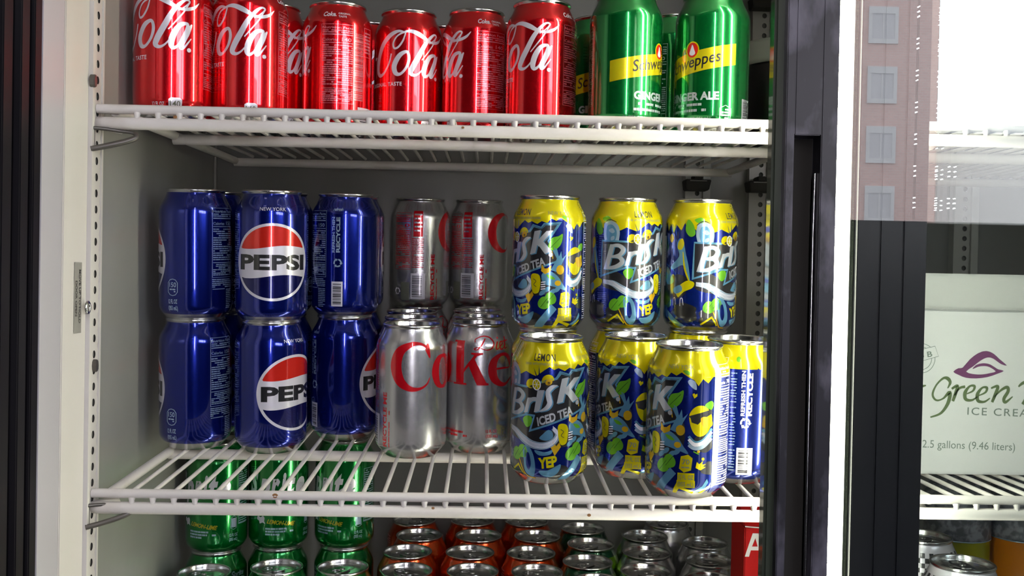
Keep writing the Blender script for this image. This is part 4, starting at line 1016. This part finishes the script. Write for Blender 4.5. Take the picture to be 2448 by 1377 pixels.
# ------------------------------------------------------------------ right compartment goods
def icebox():
    Y = .885; x0 = .366; x1 = x0 + .255
    zb = SR2[0] + .0005; zt = at(2320, 740, Y).z; zl = at(2320, 655, Y).z
    t = empty('ice_cream_box', ((x0 + x1) / 2, Y, zb)); o = Vector(t.location)
    b = MB(); b.box(x0 - o.x, x1 - o.x, 0, .24, 0, zt - zb); b.build('box', M_CARD, t, .002)
    b = MB(); b.box(x0 - o.x - .003, x1 - o.x + .003, -.003, .243, zt - zb, zl - zb); b.build('lid', mat('carton_lid', (.62, .62, .58), 0, .6), t, .002)
    def pt(px, py): v = at(px, py, Y); return ((v.x - o.x) * 1000, (v.z - zb) * 1000)
    Z = lambda q, dx=2180, dy=780, s=4.0485: pt(dx + q[0] / s, dy + q[1] / s)
    A = Art(); Pm, Gm, Sm = M_PURP, M_OLIV, M_SAGE
    # leaf-shaped mark
    A.poly(Pm, cr([Z(q) for q in ((400, 440), (450, 405), (490, 400), (560, 320), (640, 260), (720, 238), (790, 265), (850, 320), (920, 380), (860, 365), (790, 315), (730, 302), (660, 335), (590, 390), (525, 438), (590, 462), (680, 466), (760, 452), (810, 436), (750, 395), (700, 385), (640, 392), (585, 415), (620, 375), (690, 357), (760, 370), (830, 415), (890, 432), (820, 462), (730, 492), (620, 505), (520, 498), (450, 470))], 2, True), 0)
    S = lambda pts, m=Gm: A.stroke(m, [(*Z(q[:2]), q[2] * 2400 / Y / 1000 * 0 + q[2]) for q in pts], 0)
    S([(345, 600, 1), (370, 545, 2.6), (345, 505, 3.2), (300, 505, 2), (235, 570, 1.6), (200, 660, 2), (235, 715, 1.8), (300, 700, 1.6), (365, 640, 3.4), (350, 740, 3.2), (280, 840, 2.2), (178, 880, 1.4)])
    S([(385, 605, 2), (440, 575, 2.6), (425, 640, 3), (395, 725, 2.6)]); S([(410, 670, 1), (460, 600, 2), (515, 585, 2.6)])
    for dx in (0, 120):
        dy = dx * .13
        S([(525 + dx, 655 + dy, 1), (590 + dx, 625 + dy, 1.8), (605 + dx, 580 + dy, 2.4), (560 + dx, 580 + dy, 1.8), (515 + dx, 640 + dy, 3.2), (520 + dx, 705 + dy, 3.0), (580 + dx, 715 + dy, 2), (635 + dx, 680 + dy, 1)])
    S([(765, 600, 1.6), (830, 580, 2.6), (810, 650, 3), (775, 735, 2.4)]); S([(790, 690, 1), (860, 620, 2), (920, 590, 3), (930, 630, 3), (890, 700, 3), (905, 735, 2.6), (975, 680, 1)])
    S([(1030, 585, 1.4), (1085, 545, 3), (1200, 535, 3.6), (1330, 560, 2)]); S([(1190, 545, 3), (1140, 640, 3.4), (1070, 755, 2.6)])
    S([(100, 580, 2.6), (136, 572, 1)])
    a, b_ = Z((535, 855)); A.text(Sm, 'ICE CREAM', a, b_, 7.0, 0, .005, rot=-.02, width=64, space=1.2)
    a, b_ = Z((100, 1172)); A.text(Sm, '2.5 gallons (9.46 liters)', a, b_, 7.2, 0, .0, rot=-.02, width=84)
    cx, cy = Z((95, 310)); A.ring(Sm, cx, cy, 12, 13, .5); A.ring(Sm, cx, cy, 9, 10, .5)
    A.poly(M_CARD, [Z((60, 230)), Z((222, 192)), Z((255, 290)), Z((80, 340))], 1); q = [Z((60, 230)), Z((222, 192)), Z((255, 290)), Z((80, 340))]
    A.stroke(Sm, [(*u, .5) for u in q], 2, True, 1); a, b_ = Z((70, 310)); A.text(Sm, 'B B', a, b_, 5, 3, .02, rot=.17, width=12)
    flat_art('printed_front', A, (0, 0, 0), (1, 0, 0), (0, 0, 1), t, .00015)
    tag(t, 'white lidded ice cream box with a purple leaf mark and green lettering behind the glass', 'box')
icebox()
g = 'checkered cans behind the glass'
can('check', X_of(2301, 1354, .862), .862, (SR3[0], 0, .9), 0, 'black-and-white checkered can in front on the lowest right shelf', g, 0, .6)
can('check', X_of(2205, 1304, .952), .952, (SR3[0], 0, .9), 20, 'black-and-white checkered can half hidden behind the second door stile', g, 0, 1.5)
bt = None
for px, cl, nm_, lb in ((2286, (.20, .20, .008), 'yellow', 'bottle of yellow-green drink under the ice cream box'), (2442, (.52, .16, .006), 'orange', 'bottle of orange drink under the ice cream box')):
    Y = 1.02; X = X_of(px, 1300, Y); t = empty('drink_bottle', (X, Y, SR3[0]))
    b = MB(); b.lathe([(.001, .001), (.028, .001), (.0315, .006), (.0315, .10), (.031, .1055)], 40); b.build('bottle', mat(nm_ + '_drink', cl, 0, .25), t)
    b = MB(); b.lathe([(.0312, .1055), (.0322, .106), (.0322, .150), (.028, .160), (.016, .170)], 40); b.build('speckled_wrap', mat('speckled_wrap', (.07, .075, .09), 0, .5, noise=((.22, .23, .27), 120, .45, .6, (1, 1, 1))), t)
    b = MB(); b.lathe([(.016, .170), (.017, .171), (.017, .183), (.001, .184)], 24); b.build('cap', M_PLAIN, t)
    b = MB(); b.tube([(.0324 * math.sin(a), -.0324 * math.cos(a), .1058) for a in [2 * math.pi * k / 40 for k in range(41)]], .0006, 6, 0, False); b.build('wrap_edge', M_BPL, t)
    tag(t, lb, 'bottle', 'bottles behind the glass')

# ------------------------------------------------------------------ the shop behind the viewer
def struct(mb, name, m):
    o = mb.build(name, m); o['kind'] = 'structure'; return o
M_WALL = mat('shop_wall', (.26, .24, .21), 0, .8); M_DARKW = mat('dark_shopfront', (.012, .014, .035), 0, .5)
b = MB(); b.box(-3, 3, -1.3, 1.36, -.1, 0); struct(b, 'floor', mat('shop_floor', (.10, .09, .08), 0, .5, noise=((.06, .055, .05), 3, .4, .6, (1, 1, 1))))
b = MB(); b.box(-3, 3, -1.3, 1.36, 2.75, 2.85); struct(b, 'ceiling', mat('shop_ceiling', (.55, .54, .50), 0, .8))
b = MB(); b.box(-3.1, -3, -1.3, 1.36, 0, 2.75); struct(b, 'wall_left', M_WALL)
b = MB(); b.box(3.0, 3.1, -1.3, 1.36, 0, 2.75); struct(b, 'wall_right', M_WALL)
b = MB(); b.box(-3, 3, 1.36, 1.46, 0, 2.75); struct(b, 'wall_back', M_WALL)
b = MB()
b.box(-3, WIN[0], -1.3, -1.2, 0, 2.75); b.box(WIN[0], 3, -1.3, -1.2, 0, WIN[2]); b.box(WIN[0], 3, -1.3, -1.2, WIN[3], 2.75)
b.box(WIN[1], 3, -1.3, -1.2, WIN[2], WIN[3]); struct(b, 'wall_front', M_DARKW)
b = MB()
for x in (WIN[0] + .01, 1.62, WIN[1] - .01): b.box(x - .018, x + .018, -1.27, -1.22, WIN[2], WIN[3])
b.box(WIN[0], WIN[1], -1.27, -1.22, WIN[3] - .03, WIN[3]); o = struct(b, 'window_1', M_FRM)
b = MB(); b.box(-40, 40, -60, -1.35, -.12, -.02); struct(b, 'street', mat('street_asphalt', (.13, .13, .14), 0, .9))
# brick building across the street
def brick_mat():
    m = bpy.data.materials.new('brick_facade'); m.use_nodes = True; nt = m.node_tree; bs = nt.nodes['Principled BSDF']; bs.inputs['Roughness'].default_value = .9
    tc = nt.nodes.new('ShaderNodeTexCoord'); mp = nt.nodes.new('ShaderNodeMapping'); mp.inputs['Rotation'].default_value = (math.pi / 2, 0, 0)
    br = nt.nodes.new('ShaderNodeTexBrick'); br.inputs['Scale'].default_value = 2.2
    br.inputs['Color1'].default_value = (.50, .33, .29, 1); br.inputs['Color2'].default_value = (.42, .27, .24, 1); br.inputs['Mortar'].default_value = (.45, .40, .36, 1)
    nt.links.new(tc.outputs['Object'], mp.inputs[0]); nt.links.new(mp.outputs[0], br.inputs['Vector']); nt.links.new(br.outputs[0], bs.inputs['Base Color'])
    return m
t = empty('brick_building', (8, -42, 0)); tag(t, 'brick building with pale windows across the street, seen reflected in the door glass', 'building')
b = MB(); b.box(-26, 11.6, -6, 0, -.1, 17); b.build('facade', brick_mat(), t)
t2 = empty('pale_building', (22, -44, 0)); tag(t2, 'pale plastered building next to the brick one across the street', 'building')
b = MB(); b.box(-2.1, 9, -6, 0, -.1, 8.2); b.build('facade', mat('pale_plaster', (.62, .58, .55), 0, .9), t2); b = MB(); b.box(-2.2, 9.2, -6.2, .3, 8.2, 8.6); b.build('cornice', mat('pale_cornice', (.5, .5, .5), 0, .9), t2)
wm = mat('pale_window_glass', (.62, .60, .60), 0, .8); wf = mat('window_surround', (.82, .80, .78), 0, .7)
for r in range(6):
    for c in range(9):
        x = 9.1 - c * 3.5; z = 1.5 + r * 2.6
        b = MB(); b.box(x - .65, x + .65, 0, .06, z - .15, z + .05); b.box(x - .65, x + .65, 0, .06, z + 1.15, z + 1.45)
        b.box(x - .65, x - .5, 0, .06, z + .05, z + 1.15); b.box(x + .5, x + .65, 0, .06, z + .05, z + 1.15); b.box(x - .03, x + .03, 0, .05, z + .05, z + 1.15)
        f = b.build('window', wf, t); b = MB(); b.box(x - .5, x + .5, 0, .02, z + .05, z + 1.15); b.build('pane', wm, f)
# hanging strings of small lights in the shop window
M_DOT = mat('string_light_glow', (1, 1, 1), emit=(.9, .95, 1), estr=90)
for i, px in enumerate((2188, 2240, 2270, 2284)):
    Yv = 2 * .711 + 1.12; v = at(px, 300, Yv); t = empty('string_light', (v.x, -1.12, WIN[2])); tag(t, ('string of small lights hanging nearest the window edge', 'second string of small lights in the shop window', 'third string of small lights in the shop window', 'string of small lights hanging furthest into the shop window')[i], 'string light', 'string lights in the shop window')
    b = MB(); b.tube([(0, 0, 0), (0, 0, WIN[3] - WIN[2] - .02)], .0007, 5); b.build('cord', M_PLAIN, t)
    b = MB(); z = .03
    while z < 1.0:
        for k in range(3):
            b.lathe([(.0001, -.0022), (.0022, 0), (.0001, .0022)], 8, 0, 0, 0, z + k * .0125)
        z += .081
    b.build('light_beads', M_DOT, t)
# unseen light strip and its post, added to draw highlights on the cans
t = empty('added_highlight_light', (.06, -.50, 0)); tag(t, 'tall narrow light strip added behind the viewer for highlights on the cans', 'added light')
b = MB(); b.box(-.06, .06, -.06, -.012, 0, 2.75); b.build('post', M_PLAIN, t)
b = MB(); b.box(-.02, .02, -.012, 0, H - .25, 2.5); b.build('added_light_strip', mat('added_highlight_glow', (1, 1, 1), emit=(.95, .90, 1.0), estr=HIGHLIGHT_E), t)
# ceiling tubes
for i, (x, y) in enumerate(((-1.0, -.25), (.9, .1))):
    t = empty('ceiling_light', (x, y, 2.70)); tag(t, ('ceiling tube light over the left of the aisle', 'ceiling tube light over the right of the aisle')[i], 'ceiling light')
    b = MB(); b.box(-.6, .6, -.06, .06, .02, .05); b.build('housing', M_CARD, t)
    b = MB(); b.tube([(-.58, 0, 0), (.58, 0, 0)], .019, 12); b.build('tube', mat('ceiling_tube_glow', (1, 1, 1), emit=(1, .90, .80), estr=CEIL_E), t)
for o in list(bpy.data.objects):
    if o.name.startswith('wall_back'): pass
